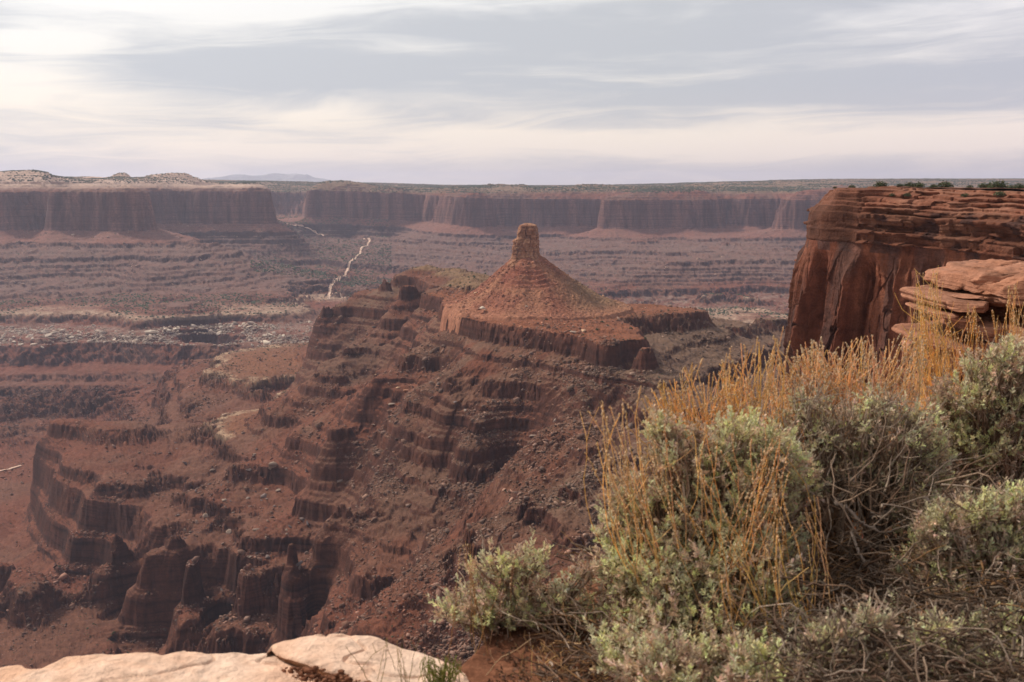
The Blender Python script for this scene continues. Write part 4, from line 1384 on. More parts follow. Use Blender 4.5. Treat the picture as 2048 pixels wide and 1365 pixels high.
def trace_branch(root, name, pts, r0, r1, seed, color, Y, dY=0.0):
    """a limb traced in picture pixels"""
    rng = np.random.RandomState(seed)
    P = np.array([at(px, py, Y=Y + dY * i / max(1, len(pts) - 1)) for i, (px, py) in enumerate(pts)])
    t = np.linspace(0, len(P) - 1, len(P) * 6)
    q = np.stack([np.interp(t, np.arange(len(P)), P[:, c]) for c in range(3)], 1)
    kk = np.hanning(7); kk /= kk.sum()
    q = np.stack([np.convolve(np.pad(q[:, c], 3, 'edge'), kk, 'valid') for c in range(3)], 1)
    q += rng.normal(size=q.shape) * r0 * .35
    r = np.linspace(r0, r1, len(q)) * (1 + .18 * rng.normal(size=len(q))).clip(.6, 1.5)
    V, Q, C_ = tubes([(q, r, color)], 7)
    return obj(name, mesh_data(name, V - np.array(root.location), Q, None, MAT_TWIG, C_, smooth=True), root)


sagebrush("small sagebrush with twisted stems at the right end of the pale slab", (1055, 1350), 3.25,
          [(1000, 1135, 75, 30), (1050, 1120, 55, 28), (945, 1200, 45, 38), (1090, 1165, 50, 35), (960, 1245, 75, 45), (1010, 1200, 60, 40), (1110, 1225, 70, 45), (1165, 1150, 26, 24), (930, 1290, 55, 40), (1040, 1285, 90, 40), (1140, 1255, 50, 35), (1000, 1325, 80, 26), (890, 1290, 20, 18)],
          480, 11, trunk_r=.014, bare=.22, lpt=(12, 20))
sagebrush("broad grey-green sagebrush in the middle of the foreground, threaded with orange grass stalks", (1440, 1390), 3.35,
          [(1325, 858, 42, 20), (1285, 985, 80, 42), (1390, 915, 95, 48), (1490, 880, 80, 42), (1245, 1060, 55, 55), (1350, 1040, 100, 70), (1460, 1000, 110, 90), (1550, 930, 55, 70), (1255, 1140, 60, 50, -.1), (1350, 1150, 110, 70, -.15), (1470, 1130, 110, 90, -.15), (1560, 1090, 50, 110), (1400, 1250, 140, 70, -.3), (1530, 1240, 65, 90, -.25), (1300, 1270, 70, 60, -.3), (1240, 1230, 45, 50, -.15), (1330, 1340, 90, 45, -.72), (1430, 1345, 100, 45, -.75), (1530, 1345, 80, 50, -.75), (1250, 1310, 60, 40, -.6), (1590, 1300, 40, 60, -.4), (1600, 1180, 30, 60, -.1), (1590, 960, 45, 60, .1)],
          3300, 23, trunk_r=.026, bare=.12, n_main=14, lpt=(14, 24))
b3 = sagebrush("old woody sagebrush with a thick shredded trunk and mostly bare grey twigs, right of centre", (1690, 1195), 3.7,
               [(1610, 870, 70, 50), (1700, 850, 80, 45), (1780, 870, 70, 60), (1840, 860, 40, 50), (1570, 930, 40, 50), (1660, 940, 70, 50), (1760, 950, 90, 50), (1830, 960, 60, 40), (1620, 800, 40, 30), (1760, 810, 40, 26), (1850, 900, 45, 40)],
               1000, 37, leafy=.72, bare=.75, trunk_r=.024, n_main=12, lpt=(7, 14))
sagebrush("tall dense sagebrush at the right edge, in front of the stacked ledge rocks", (1975, 1100), 4.3,
          [(1985, 735, 60, 35), (2050, 720, 60, 45), (1930, 790, 65, 45), (2010, 800, 80, 55), (1890, 840, 45, 55), (1960, 880, 90, 60), (2040, 880, 70, 70), (1880, 920, 45, 50), (1870, 990, 45, 50), (1900, 1050, 60, 45), (1960, 960, 90, 45), (2100, 820, 70, 110), (2060, 980, 60, 50)],
          1950, 41, trunk_r=.026, bare=.15, n_main=10, lpt=(14, 24))
sagebrush("low sagebrush in the bottom right corner with dull green tufts above dead twigs", (1985, 1290), 3.25,
          [(1950, 1030, 50, 40), (2020, 1030, 50, 50), (1905, 1130, 55, 35), (1985, 1110, 70, 50), (2050, 1120, 50, 60), (1870, 1165, 40, 28), (1880, 1060, 40, 40), (1945, 1190, 60, 35), (2020, 1210, 60, 40), (2080, 1060, 50, 90), (1850, 1110, 40, 40, .1), (1835, 1030, 45, 45, .3), (1860, 960, 40, 45, .5), (1800, 1150, 35, 30, .1), (1990, 1280, 60, 40, -.5), (2060, 1290, 60, 50, -.5), (1900, 1230, 40, 25, -.1)],
          1850, 53, trunk_r=.016, bare=.3, lpt=(12, 20))
sagebrush("straggly half-dead sagebrush at the bottom edge below the old trunk", (1760, 1460), 2.6,
          [(1660, 1290, 50, 40), (1700, 1340, 70, 35), (1800, 1345, 60, 30), (1890, 1330, 60, 35), (1860, 1270, 40, 30), (1620, 1345, 40, 30), (1750, 1250, 35, 25), (1960, 1345, 60, 30), (2030, 1340, 50, 35)],
          800, 67, leafy=.8, bare=.7, trunk_r=.012, n_main=10, lpt=(7, 15))
sagebrush("tiny bright green sprig among dead twigs near the bottom edge", (1792, 1330), 3.0,
          [(1785, 1285, 18, 16), (1790, 1215, 9, 24), (1800, 1280, 16, 14)], 26, 59, name="sprig", trunk_r=.004, tones=[.45], n_main=3, bare=.0)

# the old trunk and its bleached limbs
def shredded_trunk():
    rng = np.random.RandomState(9)
    loc = np.array(b3.location)
    P = np.array([at(*p, Y=3.68) for p in [(1700, 1210), (1695, 1165), (1688, 1110), (1676, 1060), (1668, 1020), (1672, 975)]])
    t = np.linspace(0, 5, 60); th = np.linspace(0, 2 * np.pi, 56, endpoint=False)
    c = np.stack([np.interp(t, range(6), P[:, i]) for i in range(3)], 1)
    r = np.interp(t, [0, 1, 2, 3, 4, 5], [.062, .056, .050, .047, .036, .020])
    tw = th[None] + 0.25 * t[:, None]
    rr = r[:, None] * (1 + .22 * np.sin(3 * tw + 1) + .12 * np.sin(7 * tw) + .16 * pn2(tw * 2.6, t[:, None] * 1.5, 3) + .10 * np.sin(13 * tw + 2 * np.sin(t[:, None])))
    V = c[:, None] + np.stack([rr * np.cos(th), rr * np.sin(th), 0 * rr], -1)
    col = np.array([.27, .155, .09]) * (0.8 + .5 * pn2(tw * 3, t[:, None] * .8, 7))[..., None].clip(.4, 1.5)
    obj("trunk", mesh_data("trunk", V - loc, grid_quads(60, 56, True), None, MAT_TWIG, col.reshape(-1, 3), smooth=True), b3)
    # strips of bark
    lines = []
    for i in range(70):
        a = rng.rand() * 6.283; s = rng.uniform(0, 3.6); l = rng.uniform(.5, 1.4)
        tt = np.linspace(s, s + l, 6)
        cc = np.stack([np.interp(tt, range(6), P[:, k]) for k in range(3)], 1)
        rq = np.interp(tt, [0, 1, 2, 3, 4, 5], [.064, .058, .053, .048, .037, .022]) * (1 + .12 * np.linspace(0, 1, 6) ** 2 * rng.rand())
        lines.append((cc + np.stack([rq * np.cos(a + .1 * tt), rq * np.sin(a + .1 * tt), 0 * tt], 1), np.full(6, .0022), np.array([.34, .20, .12]) * rng.uniform(.6, 1.2)))
    V, Q, C_ = tubes(lines)
    obj("bark_strips", mesh_data("bark_strips", V - loc, Q, None, MAT_TWIG, C_), b3)


shredded_trunk()
GREYW = (.40, .31, .25)
for k, (pts, r0, r1, yy, dy) in enumerate([
        ([(1668, 1003), (1700, 1018), (1725, 1050), (1770, 1066), (1822, 1050)], .008, .003, 3.55, -.1),
        ([(1740, 1035), (1780, 1020), (1815, 985), (1835, 955), (1890, 935), (1925, 905)], .009, .003, 3.6, .1),
        ([(1545, 905), (1560, 945), (1585, 975), (1625, 1005), (1665, 1025)], .0035, .008, 3.6, .1),
        ([(1665, 1005), (1700, 975), (1715, 920), (1735, 870), (1780, 850)], .010, .003, 3.65, .0),
        ([(1700, 1060), (1720, 1110), (1755, 1160), (1775, 1190)], .005, .003, 3.45, -.2),
        ([(1620, 1210), (1660, 1215), (1700, 1205), (1732, 1180)], .006, .003, 3.4, 0),
        ([(1655, 1290), (1680, 1250), (1712, 1215)], .007, .003, 3.2, 0),
        ([(1795, 1265), (1830, 1250), (1848, 1235)], .006, .003, 3.15, 0),
        ([(1855, 1320), (1880, 1345), (1950, 1350), (1975, 1320)], .008, .003, 3.0, 0),
        ([(1850, 990), (1870, 1050), (1905, 1100)], .007, .004, 3.5, -.1),
        ([(1700, 1330), (1760, 1295), (1800, 1330), (1850, 1335)], .005, .003, 3.0, 0)]):
    trace_branch(b3, "dead_limb", pts, r0, r1, 70 + k, np.array(GREYW) * (0.8 + .05 * (k % 5)), yy, dy)

# litter of dead twigs on the soil under the bushes
def litter():
    rng = np.random.RandomState(77)
    lines = []
    for i in range(5200):
        px = rng.uniform(1080, 2120); py = rng.uniform(1150, 1420)
        if px < 1300 and rng.rand() < .35: continue
        Y = 1.45 / ray(px, py)[1]
        x, y, _ = at(px, py, Y=Y)
        z = float(soil_z(np.array([x]), np.array([y]))[0])
        a = rng.rand() * 6.283; L = .04 + .22 * rng.rand() ** 2
        up = abs(rng.normal()) * .35
        d = np.array([math.cos(a), math.sin(a), up]); d /= np.linalg.norm(d)
        p0 = np.array([x, y, z + rng.rand() ** 2 * .16 + .01])
        p = curve(p0, p0 + d * L, rng, 6, wig=.10)
        c = [(.20, .125, .085), (.12, .07, .045), (.30, .22, .165), (.24, .13, .06)][rng.randint(4)]
        lines.append((p, np.linspace(.0024, .0009, 6) * rng.uniform(.5, 1.5) * (1 + 1.2 * (rng.rand() < .05)), np.array(c) * rng.uniform(.35, 1.1)))
    # fallen leaves, bark crumbs and grit between the twigs
    st = []
    for i in range(1500):
        px = rng.uniform(980, 2120); py = rng.uniform(1170, 1420)
        Y = 1.45 / ray(px, py)[1]
        x, y, _ = at(px, py, Y=Y)
        z = float(soil_z(np.array([x]), np.array([y]))[0])
        d = rng.normal(size=3) * np.array([1, 1, .25]); d /= np.linalg.norm(d)
        st.append((np.array([x, y, z + .008 + .02 * rng.rand()]), d, .03, .9))
    Vl, Ql, Cl = leaves(st, rng, 4, 9, [(.30, .20, .13), (.22, .14, .09), (.42, .31, .21), (.16, .09, .06)], (.006, .018), (.003, .008))
    tag(obj("leaf_litter", mesh_data("leaf_litter", Vl, Ql, None, MAT_LEAF, Cl * rng.uniform(.4, 1.3, (len(Cl) // 6, 1)).repeat(6, 0))), "fallen leaves and bark crumbs on the red soil", "leaf litter", kind='stuff')
    V, Q, C_ = tubes(lines)
    tag(obj("twig_litter", mesh_data("twig_litter", V, Q, None, MAT_TWIG, C_, smooth=True)), "tangle of dead twigs on the ground under the sagebrush", "twigs", kind='stuff')


litter()


def dead_twigs():
    """dense leafless twigs round the old trunk"""
    rng = np.random.RandomState(91)
    loc = np.array(b3.location)
    lines = []
    for i in range(3200):
        low = i > 1000
        px = rng.uniform(1575, 1885) if not low else rng.uniform(1560, 2100); py = rng.uniform(960, 1240) if not low else rng.uniform(1150, 1400)
        p0 = np.array(at(px, py, Y=3.75 + rng.normal() * .22)) if not low else np.array(at(px, py, Y=(1.45 - .30 * rng.rand() ** 1.6) / ray(px, py)[1]))
        p0[2] = max(p0[2], -1.5)
        d = np.array([(px - 1700) / 160 + rng.normal() * .5, rng.normal() * .5, .55 + rng.normal() * .5]) if not low else rng.normal(size=3) * np.array([1, .8, .35])
        d /= np.linalg.norm(d)
        q = curve(p0, p0 + d * (rng.uniform(.08, .32) if not low else .03 + .2 * rng.rand() ** 1.5), rng, 6, wig=.14)
        c = np.array([(.30, .21, .15), (.22, .14, .095), (.38, .29, .22), (.17, .105, .07)][rng.randint(4)])
        lines.append((q, np.linspace(.0028, .0010, 6) * rng.uniform(.5, 1.4), c * (rng.uniform(.35, 1.15) if not low else .22 + .8 * rng.rand() ** 2)))
    V, Q, C_ = tubes(lines)
    obj("dead_twigs", mesh_data("dead_twigs", V - loc, Q, None, MAT_TWIG, C_, smooth=True), b3)


dead_twigs()


def grass_clump(label, base, Y, tips, n, seed, col=(.84, .54, .23), spread=.10, bits=1.0, group="clumps of dry grass", rad=.0018, name="dry_grass", lean=0.0, tip_col=(.74, .55, .34), cat="grass", slope=0.0):
    """base (px, py), tips box (x0, x1, y0, y1) in picture pixels at distance Y"""
    rng = np.random.RandomState(seed)
    bx, by, bz = at(*base, Y=Y)
    b = np.array([bx, by, min(bz, float(soil_z(np.array([bx]), np.array([by]))[0]) + .02)])
    root = empty(name, b)
    tag(root, label, cat, group)
    lines = []; bv = []
    x0, x1, y0, y1 = tips
    tufts = [(rng.rand(), rng.rand() * .35, rng.uniform(.02, .06)) for _ in range(max(3, n // 14))]
    for i in range(n):
        tu, th_, sp_ = tufts[rng.randint(len(tufts))]
        th_ *= .6
        u = float(np.clip(tu + rng.normal() * sp_, -.04, 1.04)) if rng.rand() < .8 else rng.rand()
        px = x0 + (x1 - x0) * u; py = y0 + slope * (1 - u) + (y1 - y0) * min(1.0, th_ + rng.rand() ** 1.25 * .8)
        tip = np.array(at(px, py, Y=Y + rng.normal() * .12))
        p0 = b + np.array([(u - .5) * (x1 - x0) * Y / FPX * .45 + rng.normal() * spread * .5, rng.normal() * spread * .6, 0])
        L = np.linalg.norm(tip - p0)
        side = np.array([rng.normal() * .10 + lean, rng.normal() * .07, .05]) * L
        p = curve(p0, tip, rng, 12, wig=.03, bend=side)
        c = np.array(col) * rng.uniform(.75, 1.2) * np.array([1, rng.uniform(.9, 1.08), rng.uniform(.8, 1.3)])
        lines.append((p, np.linspace(rad, rad * .55, 12) * rng.uniform(.8, 1.2), c))
        if bits and rng.rand() < .85:
            # husks along the upper part
            m = int(rng.uniform(14, 34) * bits)
            s = 1 - rng.rand(m) ** 1.3 * .45
            q = np.stack([np.interp(s, np.linspace(0, 1, 12), p[:, k]) for k in range(3)], 1)
            bv.append(np.concatenate([q, np.full((m, 1), 1.0)], 1))
        if rng.rand() < .35:
            k = rng.randint(5, 10)
            d = np.array([rng.normal() * .5, rng.normal() * .5, .9]); d /= np.linalg.norm(d)
            lines.append((curve(p[k], p[k] + d * L * rng.uniform(.08, .22), rng, 5, wig=.05), np.linspace(rad * .7, rad * .4, 5), c))
    V, Q, C_ = tubes(lines)
    obj("stalks", mesh_data("stalks", V - b, Q, None, MAT_STRAW, C_, smooth=True), root)
    if bv:
        q = np.concatenate(bv)[:, :3]
        m = len(q)
        v0, t0 = ICO0
        s = rng.uniform(.0016, .0038, (m, 1, 1)) * np.array([1, 1, 1.7])
        V = q[:, None] + v0[None] * s + rng.normal(size=(m, 1, 3)) * .0022
        T = t0[None] + (np.arange(m) * len(v0))[:, None, None]
        cc = np.repeat(np.array(tip_col) * rng.uniform(.7, 1.2, (m, 1)), len(v0), 0)
        obj("seed_heads", mesh_data("seed_heads", V.reshape(-1, 3) - b, None, T.reshape(-1, 3), MAT_STRAW, cc), root)
    return root


ICO0 = (np.array([[1, 0, 0], [-1, 0, 0], [0, 1, 0], [0, -1, 0], [0, 0, 1], [0, 0, -1]], float),
        np.array([[0, 2, 4], [2, 1, 4], [1, 3, 4], [3, 0, 4], [2, 0, 5], [1, 2, 5], [3, 1, 5], [0, 3, 5]]))

grass_clump("loose fan of orange stalks leaning left over the left flank of the broad sagebrush", (1345, 1240), 3.2, (1158, 1330, 775, 950), 34, 101, lean=-.06)
grass_clump("thick orange stalks rising through the middle of the broad sagebrush, to just above it", (1470, 1280), 3.15, (1260, 1610, 830, 1060), 50, 103, spread=.22, col=(.86, .52, .20), rad=.0015)
grass_clump("tall orange stalks behind the broad sagebrush, standing against the canyon slope", (1460, 1150), 3.8, (1280, 1580, 640, 820), 260, 105, rad=.0024, spread=.2, slope=120, col=(.86, .54, .21))
grass_clump("dense stand of pale tan stalks in front of the foot of the dark cliff", (1680, 1050), 4.2, (1530, 1840, 660, 810), 460, 107, rad=.0024, spread=.22, slope=25, col=(.86, .56, .27), tip_col=(.72, .58, .41))
grass_clump("tallest thin yellow stalks beside the stacked ledge rocks", (1870, 900), 5.6, (1815, 1900, 505, 700), 42, 109, col=(.82, .56, .21), rad=.0022)
grass_clump("criss-crossing orange stalks in front of the stacked ledge rocks", (1940, 880), 5.2, (1840, 2000, 600, 740), 70, 111, col=(.82, .48, .15), rad=.0022, spread=.2)
grass_clump("upright orange stalks at the right edge above the tall sagebrush", (2030, 860), 5.0, (1975, 2090, 560, 690), 60, 113, col=(.82, .52, .19), rad=.0021)
grass_clump("few wispy stalks standing over the small sagebrush by the slab", (985, 1300), 3.15, (880, 1120, 1060, 1200), 16, 115, col=(.42, .24, .11), bits=.3, rad=.0014)
grass_clump("bent straw strands drooping over the front of the broad sagebrush", (1580, 1390), 2.95, (1440, 1640, 980, 1200), 26, 117, col=(.80, .54, .22), bits=.2)
grass_clump("flattened straw at the bottom edge between the small and the broad sagebrush", (1200, 1420), 2.9, (1060, 1330, 1270, 1350), 46, 119, col=(.72, .50, .24), bits=0, spread=.3)
grass_clump("short fresh green tuft at the right end of the pale slab", (885, 1352), 2.85, (850, 925, 1305, 1345), 90, 121, col=(.24, .25, .06), bits=0, rad=.0014, spread=.04, name="green_tuft", group=None)
grass_clump("three or four thin dry stems rising from the crack of the pale slabs", (770, 1400), 2.8, (690, 850, 1262, 1320), 11, 123, col=(.33, .25, .10), bits=0, rad=.0012, spread=.1, name="thin_stems", group=None)

# ------------------------------------------------------------------ far mountains, road, boulders, desert shrubs
def mountains():
    Y = 26000
    pr = [(380, 366), (400, 361), (430, 355.5), (450, 353.5), (475, 351.5), (500, 354), (520, 353), (545, 349.5), (570, 351.5), (595, 348.5), (612, 352), (632, 355.5), (662, 362), (690, 367)]
    p = np.array([at(a, b, Y=Y) for a, b in pr])
    x = np.linspace(p[0, 0], p[-1, 0], 260)[None]
    t = np.linspace(-1, 1, 60)[:, None]
    top = np.interp(x, p[:, 0], p[:, 2])
    y = Y + t * 1500
    X = x + 0 * t
    z = -150 + (top + 150) * (1 - np.abs(t) ** 1.3) + 60 * fbm2(X, y, 900, 4, 3, ridge=True) * (1 - np.abs(t)) * sstep(0, 80, top + 0 * t)
    col = np.broadcast_to(np.array([.30, .28, .27, 0.0]), X.shape + (4,))
    m = rock_mat("mountain_rock", 1.0, (10, .3), .002, 0, 0)
    o = obj("mountains", mesh_data("mountains", np.stack([X, y + 0 * x, z], -1), grid_quads(60, 260), None, m, col.reshape(-1, 4), smooth=True))
    tag(o, "pale blue mountain range on the left horizon", "mountains", kind='structure')


mountains()


def road(paths, width, name="dirt_road"):
    m = bpy.data.materials.new("road_dust"); m.use_nodes = True
    n = NT(m.node_tree)
    out = n.n('ShaderNodeOutputMaterial')
    pos = n.n('ShaderNodeNewGeometry').outputs['Position']
    c = n.ramp(n.noise(pos, .05, 4), [(.3, (.50, .32, .23)), (.7, (.66, .46, .34))])
    p = n.n('ShaderNodeBsdfPrincipled', ins={'Roughness': 1.0, 'Base Color': c})
    n.t.links.new(p.outputs[0], out.inputs[0])
    V, Q = [], []
    base = 0
    for pts, w in paths:
        P = np.array(pts, float)
        H = np.array([hit(a, b) for a, b in P])
        L = np.concatenate([[0], np.cumsum(np.hypot(*np.diff(H[:, :2], axis=0).T))])
        k = np.arange(0, L[-1], 6.0)
        x = np.interp(k, L, H[:, 0]); y = np.interp(k, L, H[:, 1])
        nk = int(min(31, (len(k) // 4) * 2 + 1))
        ker = np.hanning(nk + 2)[1:-1]; ker /= ker.sum()
        x, y = [np.convolve(np.pad(a, nk // 2, 'reflect', reflect_type='odd'), ker, 'valid') for a in (x, y)]
        tx, ty = np.gradient(x), np.gradient(y); l = np.hypot(tx, ty); nx, ny = -ty / l, tx / l
        ww = w * (1 + .2 * pn2(k / 40, 0 * k, 3))
        cols = np.linspace(-.5, .5, 5)
        X = x[:, None] + nx[:, None] * ww[:, None] * cols; Yy = y[:, None] + ny[:, None] * ww[:, None] * cols
        Z = ground_z(X.ravel(), Yy.ravel()).reshape(X.shape)
        Z = np.maximum(Z, Z.mean(1, keepdims=True)) + 1.3
        V.append(np.stack([X, Yy, Z], -1).reshape(-1, 3)); Q.append(grid_quads(len(k), 5) + base); base += len(k) * 5
    o = obj(name, mesh_data(name, np.concatenate(V), np.concatenate(Q), None, m, smooth=True))
    tag(o, "pale dirt road winding up the side canyon from the white rim", "road", kind='structure')


road([([(657, 599), (660, 580), (664, 568), (676, 557), (690, 547), (697, 540), (695, 532), (703, 522), (716, 512), (721, 504), (722, 498), (730, 493), (735, 489), (741, 485), (742, 481), (737, 478), (728, 477)], 9),
      ([(648, 474), (640, 470), (634, 464), (633, 461), (622, 458), (600, 453), (580, 449), (560, 445)], 9),
      ([(664, 587), (680, 588), (700, 593)], 4),
      ([(-30, 950), (-12, 947), (0, 944), (20, 939), (45, 933)], 5)], 9)


def leaf_ball(rng, n=70, flat=.8):
    """a little desert shrub: many small leaf tufts through a rounded, uneven volume"""
    c = rng.normal(size=(n, 3)); c /= np.linalg.norm(c, axis=1)[:, None]
    c *= (rng.rand(n, 1) ** .4) * (0.75 + .3 * rng.rand(n, 1)); c[:, 2] = np.abs(c[:, 2]) * flat
    a = rng.normal(size=(n, 3)); b = rng.normal(size=(n, 3))
    a /= np.linalg.norm(a, axis=1)[:, None]; b /= np.linalg.norm(b, axis=1)[:, None]
    s = rng.uniform(.16, .34, (n, 1))
    v = np.stack([c - a * s, c + b * s * .8, c + a * s, c - b * s * .8], 1)
    col = np.array([.085, .098, .05]) * rng.uniform(.55, 1.5, (n, 1)) * (1 + .12 * rng.normal(size=(n, 3)))
    return v.reshape(-1, 3), np.arange(n * 4).reshape(-1, 4), np.repeat(col, 4, 0).clip(.01, .4)


MAT_SHRUB = plant_mat("desert_shrub", 0.15, .9, .3, .8)
_rg = np.random.RandomState(123)
SHRUBS = []
for k in range(5):
    v, q, c = leaf_ball(_rg)
    SHRUBS.append(mesh_data("desert_shrub", v, q, None, MAT_SHRUB, c))
def _twiggy_shrub(rng):
    v, q, c = leaf_ball(rng, 420, 1.0)
    v = v * 1.0
    cc = (v.reshape(-1, 4, 3).mean(1))
    out = cc[:, None] + (v.reshape(-1, 4, 3) - cc[:, None]) * .42
    lines = []
    for i in range(40):
        e = cc[rng.randint(len(cc))]
        lines.append((curve((0, 0, -.1), e * 1.02, rng, 5, wig=.08), np.linspace(.05, .012, 5), np.array([.16, .11, .08])))
    V, Q, C_ = tubes(lines)
    return mesh_data("desert_shrub", np.concatenate([out.reshape(-1, 3), V]), np.concatenate([q, Q + len(out) * 4]), None, MAT_SHRUB, np.concatenate([c, C_]))
SHRUBS_NEAR = [_twiggy_shrub(_rg) for _ in range(4)]


def put(name, me, loc, size, rng, label, cat, group, sq=(1, 1, 1)):
    o = bpy.data.objects.new(name, me)
    COL.objects.link(o)
    o.location = loc
    o.scale = (size * sq[0], size * sq[1], size * sq[2])
    o.rotation_euler = (0, 0, rng.rand() * 6.283)
    tag(o, label, cat, group)
    return o


def pick(mask, n, rng, w=None):
    idx = np.flatnonzero(mask.ravel())
    if w is not None:
        p = w.ravel()[idx].astype(np.float64); p /= p.sum()
        return rng.choice(idx, min(n, len(idx)), replace=False, p=p)
    return rng.choice(idx, min(n, len(idx)), replace=False)


PX, PY = project(TX, TY, TZ)
INV = (PX > -60) & (PX < 2110) & (PY > 300) & (PY < 1400)
TR = np.hypot(TX, TY)
ZR = TZ / TR
SEEN = INV & (ZR >= np.maximum.accumulate(ZR, axis=0) - 2e-4)
ZT = TZ - T_dip(TX, TY)
TXf, TYf, TZf = TX.ravel(), TY.ravel(), TZ.ravel()
AX = TX / TY
BDIST = np.hypot(TX - BUTTE[0], TY - BUTTE[1])


def scatter_shrubs():
    rng = np.random.RandomState(31)
    # on the cliff top: individual bushes
    top = CLIFF_TOP.reshape(-1, 3)
    tpx, tpy = project(top[:, 0], top[:, 1], top[:, 2])
    for i, (px, s, kx) in enumerate([(1668, .35, 0), (1702, .55, 1), (1762, .95, 1), (1800, .5, 1), (1818, .85, 1), (1836, .95, 1), (1868, .6, 0), (1890, 1.25, 1), (1940, .6, 1), (1968, 1.0, 1), (1995, 1.3, 1), (2020, .6, 0), (2040, .9, 1), (1815, .5, 2), (1880, .5, 2), (2000, .7, 2), (1785, .45, 2), (1930, .5, 2), (2060, 1.1, 1)]):
        pyw = {0: 366, 1: 371, 2: 392}[kx]
        j = np.argmin((tpx - px) ** 2 + (tpy - pyw) ** 2 * 1.5)
        lab = {0: "small dry bush on the brink of the cliff top", 1: "dark green juniper bush on the flat cliff top against the sky", 2: "low shrub between the rock ledges just under the cliff top"}[kx]
        put("cliff_top_bush", SHRUBS_NEAR[i % 4], top[j] - [0, 0, .05], s * 1.7, rng, lab, "bush", "bushes on the cliff top", (1.2, 1.2, .95))
    # terraces near the butte and the near white rim bench: the largest in view, one object each
    m1 = SEEN & (TR < 1750) & (TZ > -166) & (TZ < -157) & (TNZ > .9) & (PY > 615) & (PX > 1060) & (BDIST > 118)
    m2 = SEEN & (TY > 1480) & (TR < 2100) & (TZ > -151) & (TNZ > .88)
    m3 = SEEN & (AX < -.1) & (TY > 1650) & (TY < 2450) & (TZ > -369) & (TZ < -352) & (TNZ > .86)
    m4 = SEEN & (AX < -.25) & (TZ < -495) & (TNZ > .9) & (TY < 2400)
    for m, n, sz, lab, grp in ((m1, 70, (1.3, 2.8), "dark green desert shrub on the red terrace round the butte", "shrubs on the butte terrace"), (m2, 45, (1.3, 3.0), "dark shrub on the grassy ledge top behind the butte", "shrubs on the ledge behind the butte"),
                               (m3, 110, (1.4, 3.4), "dark shrub on the pale rimmed bench left of the butte hill", "shrubs on the pale bench"), (m4, 70, (1.1, 2.4), "dark shrub on the red valley floor at the left", "shrubs on the valley floor")):
        for i in pick(m, n, rng):
            s = rng.uniform(*sz) if rng.rand() < .5 else sz[0]
            put("desert_shrub", SHRUBS[rng.randint(5)], (TXf[i], TYf[i], TZf[i] - .1), s, rng, lab, "shrub", grp)
    # everything farther off: ground cover
    V, T, Cc = [], [], []
    base = 0
    v0, t0 = ICO0
    plate = SEEN & (TY > 5300) & (TR < 12000) & (TZ > -30) & (TNZ > .93)
    wrim = SEEN & (TY > 2650) & (TY < 3600) & (TZ > -366.5) & (TZ < -345) & (TNZ > .9)
    dome = SEEN & (TY > 3900) & (TY < 5700) & (ZT > -30) & (TNZ > .86) & (AX < -.2)
    slope = SEEN & (TY > 3000) & (TY < 5300) & (ZT < -200) & (TNZ > .8)
    side = SEEN & (TY > 3600) & (AX > -.26) & (AX < -.12) & (TNZ > .8) & (ZT < -150)
    clump = np.clip(fbm2(TX, TY, 340, 3, 7) + .35, .02, 1)
    near = SEEN & (TR < 2400) & (TNZ > .82)
    for m, n, lo, hi, dk in ((plate, 26000, 2.2, 5.2, 1.0), (wrim, 3600, 1.6, 3.8, 1.1), (dome, 2600, 1.8, 4.0, 1.0), (slope, 2600, 1.2, 2.4, 1.2), (side, 3000, 2.0, 4.5, 1.0), (near, 1500, .45, .9, 1.1)):
        i = pick(m, n, rng, clump)
        k = len(i)
        s = rng.uniform(lo, hi, (k, 1, 1)) * np.array([1.15, 1.15, .8]) * rng.uniform(.7, 1.3, (k, 6, 1))
        p = np.stack([TXf[i], TYf[i], TZf[i]], 1)[:, None] + v0[None] * s + np.array([0, 0, .3])
        V.append(p.reshape(-1, 3)); T.append((t0[None] + (np.arange(k) * 6)[:, None, None]).reshape(-1, 3) + base); base += k * 6
        c = np.array([.062, .080, .045]) * dk * rng.uniform(.55, 1.4, (k, 1))
        Cc.append(np.repeat(c, 6, 0))
    tag(obj("shrub_cover", mesh_data("shrub_cover", np.concatenate(V), None, np.concatenate(T), MAT_SHRUB, np.concatenate(Cc))), "dark green scrub dotted over the far plateau, benches and slopes", "scrub", kind='stuff')


scatter_shrubs()


def rubble_mat():
    return rock_mat("boulder_rock", .92, (.4, .6), .7, 0, 0)


MAT_BOULDER = rubble_mat()


def boulder_mesh(rng, col, fine=True):
    v, t = rock_shape(rng, fine)
    c = np.concatenate([np.broadcast_to(np.array(col), v.shape) * (1 + .1 * rng.normal(size=(len(v), 1))), np.zeros((len(v), 1))], 1)
    return mesh_data("boulder", v, None, t, MAT_BOULDER, c.clip(.02, .8))


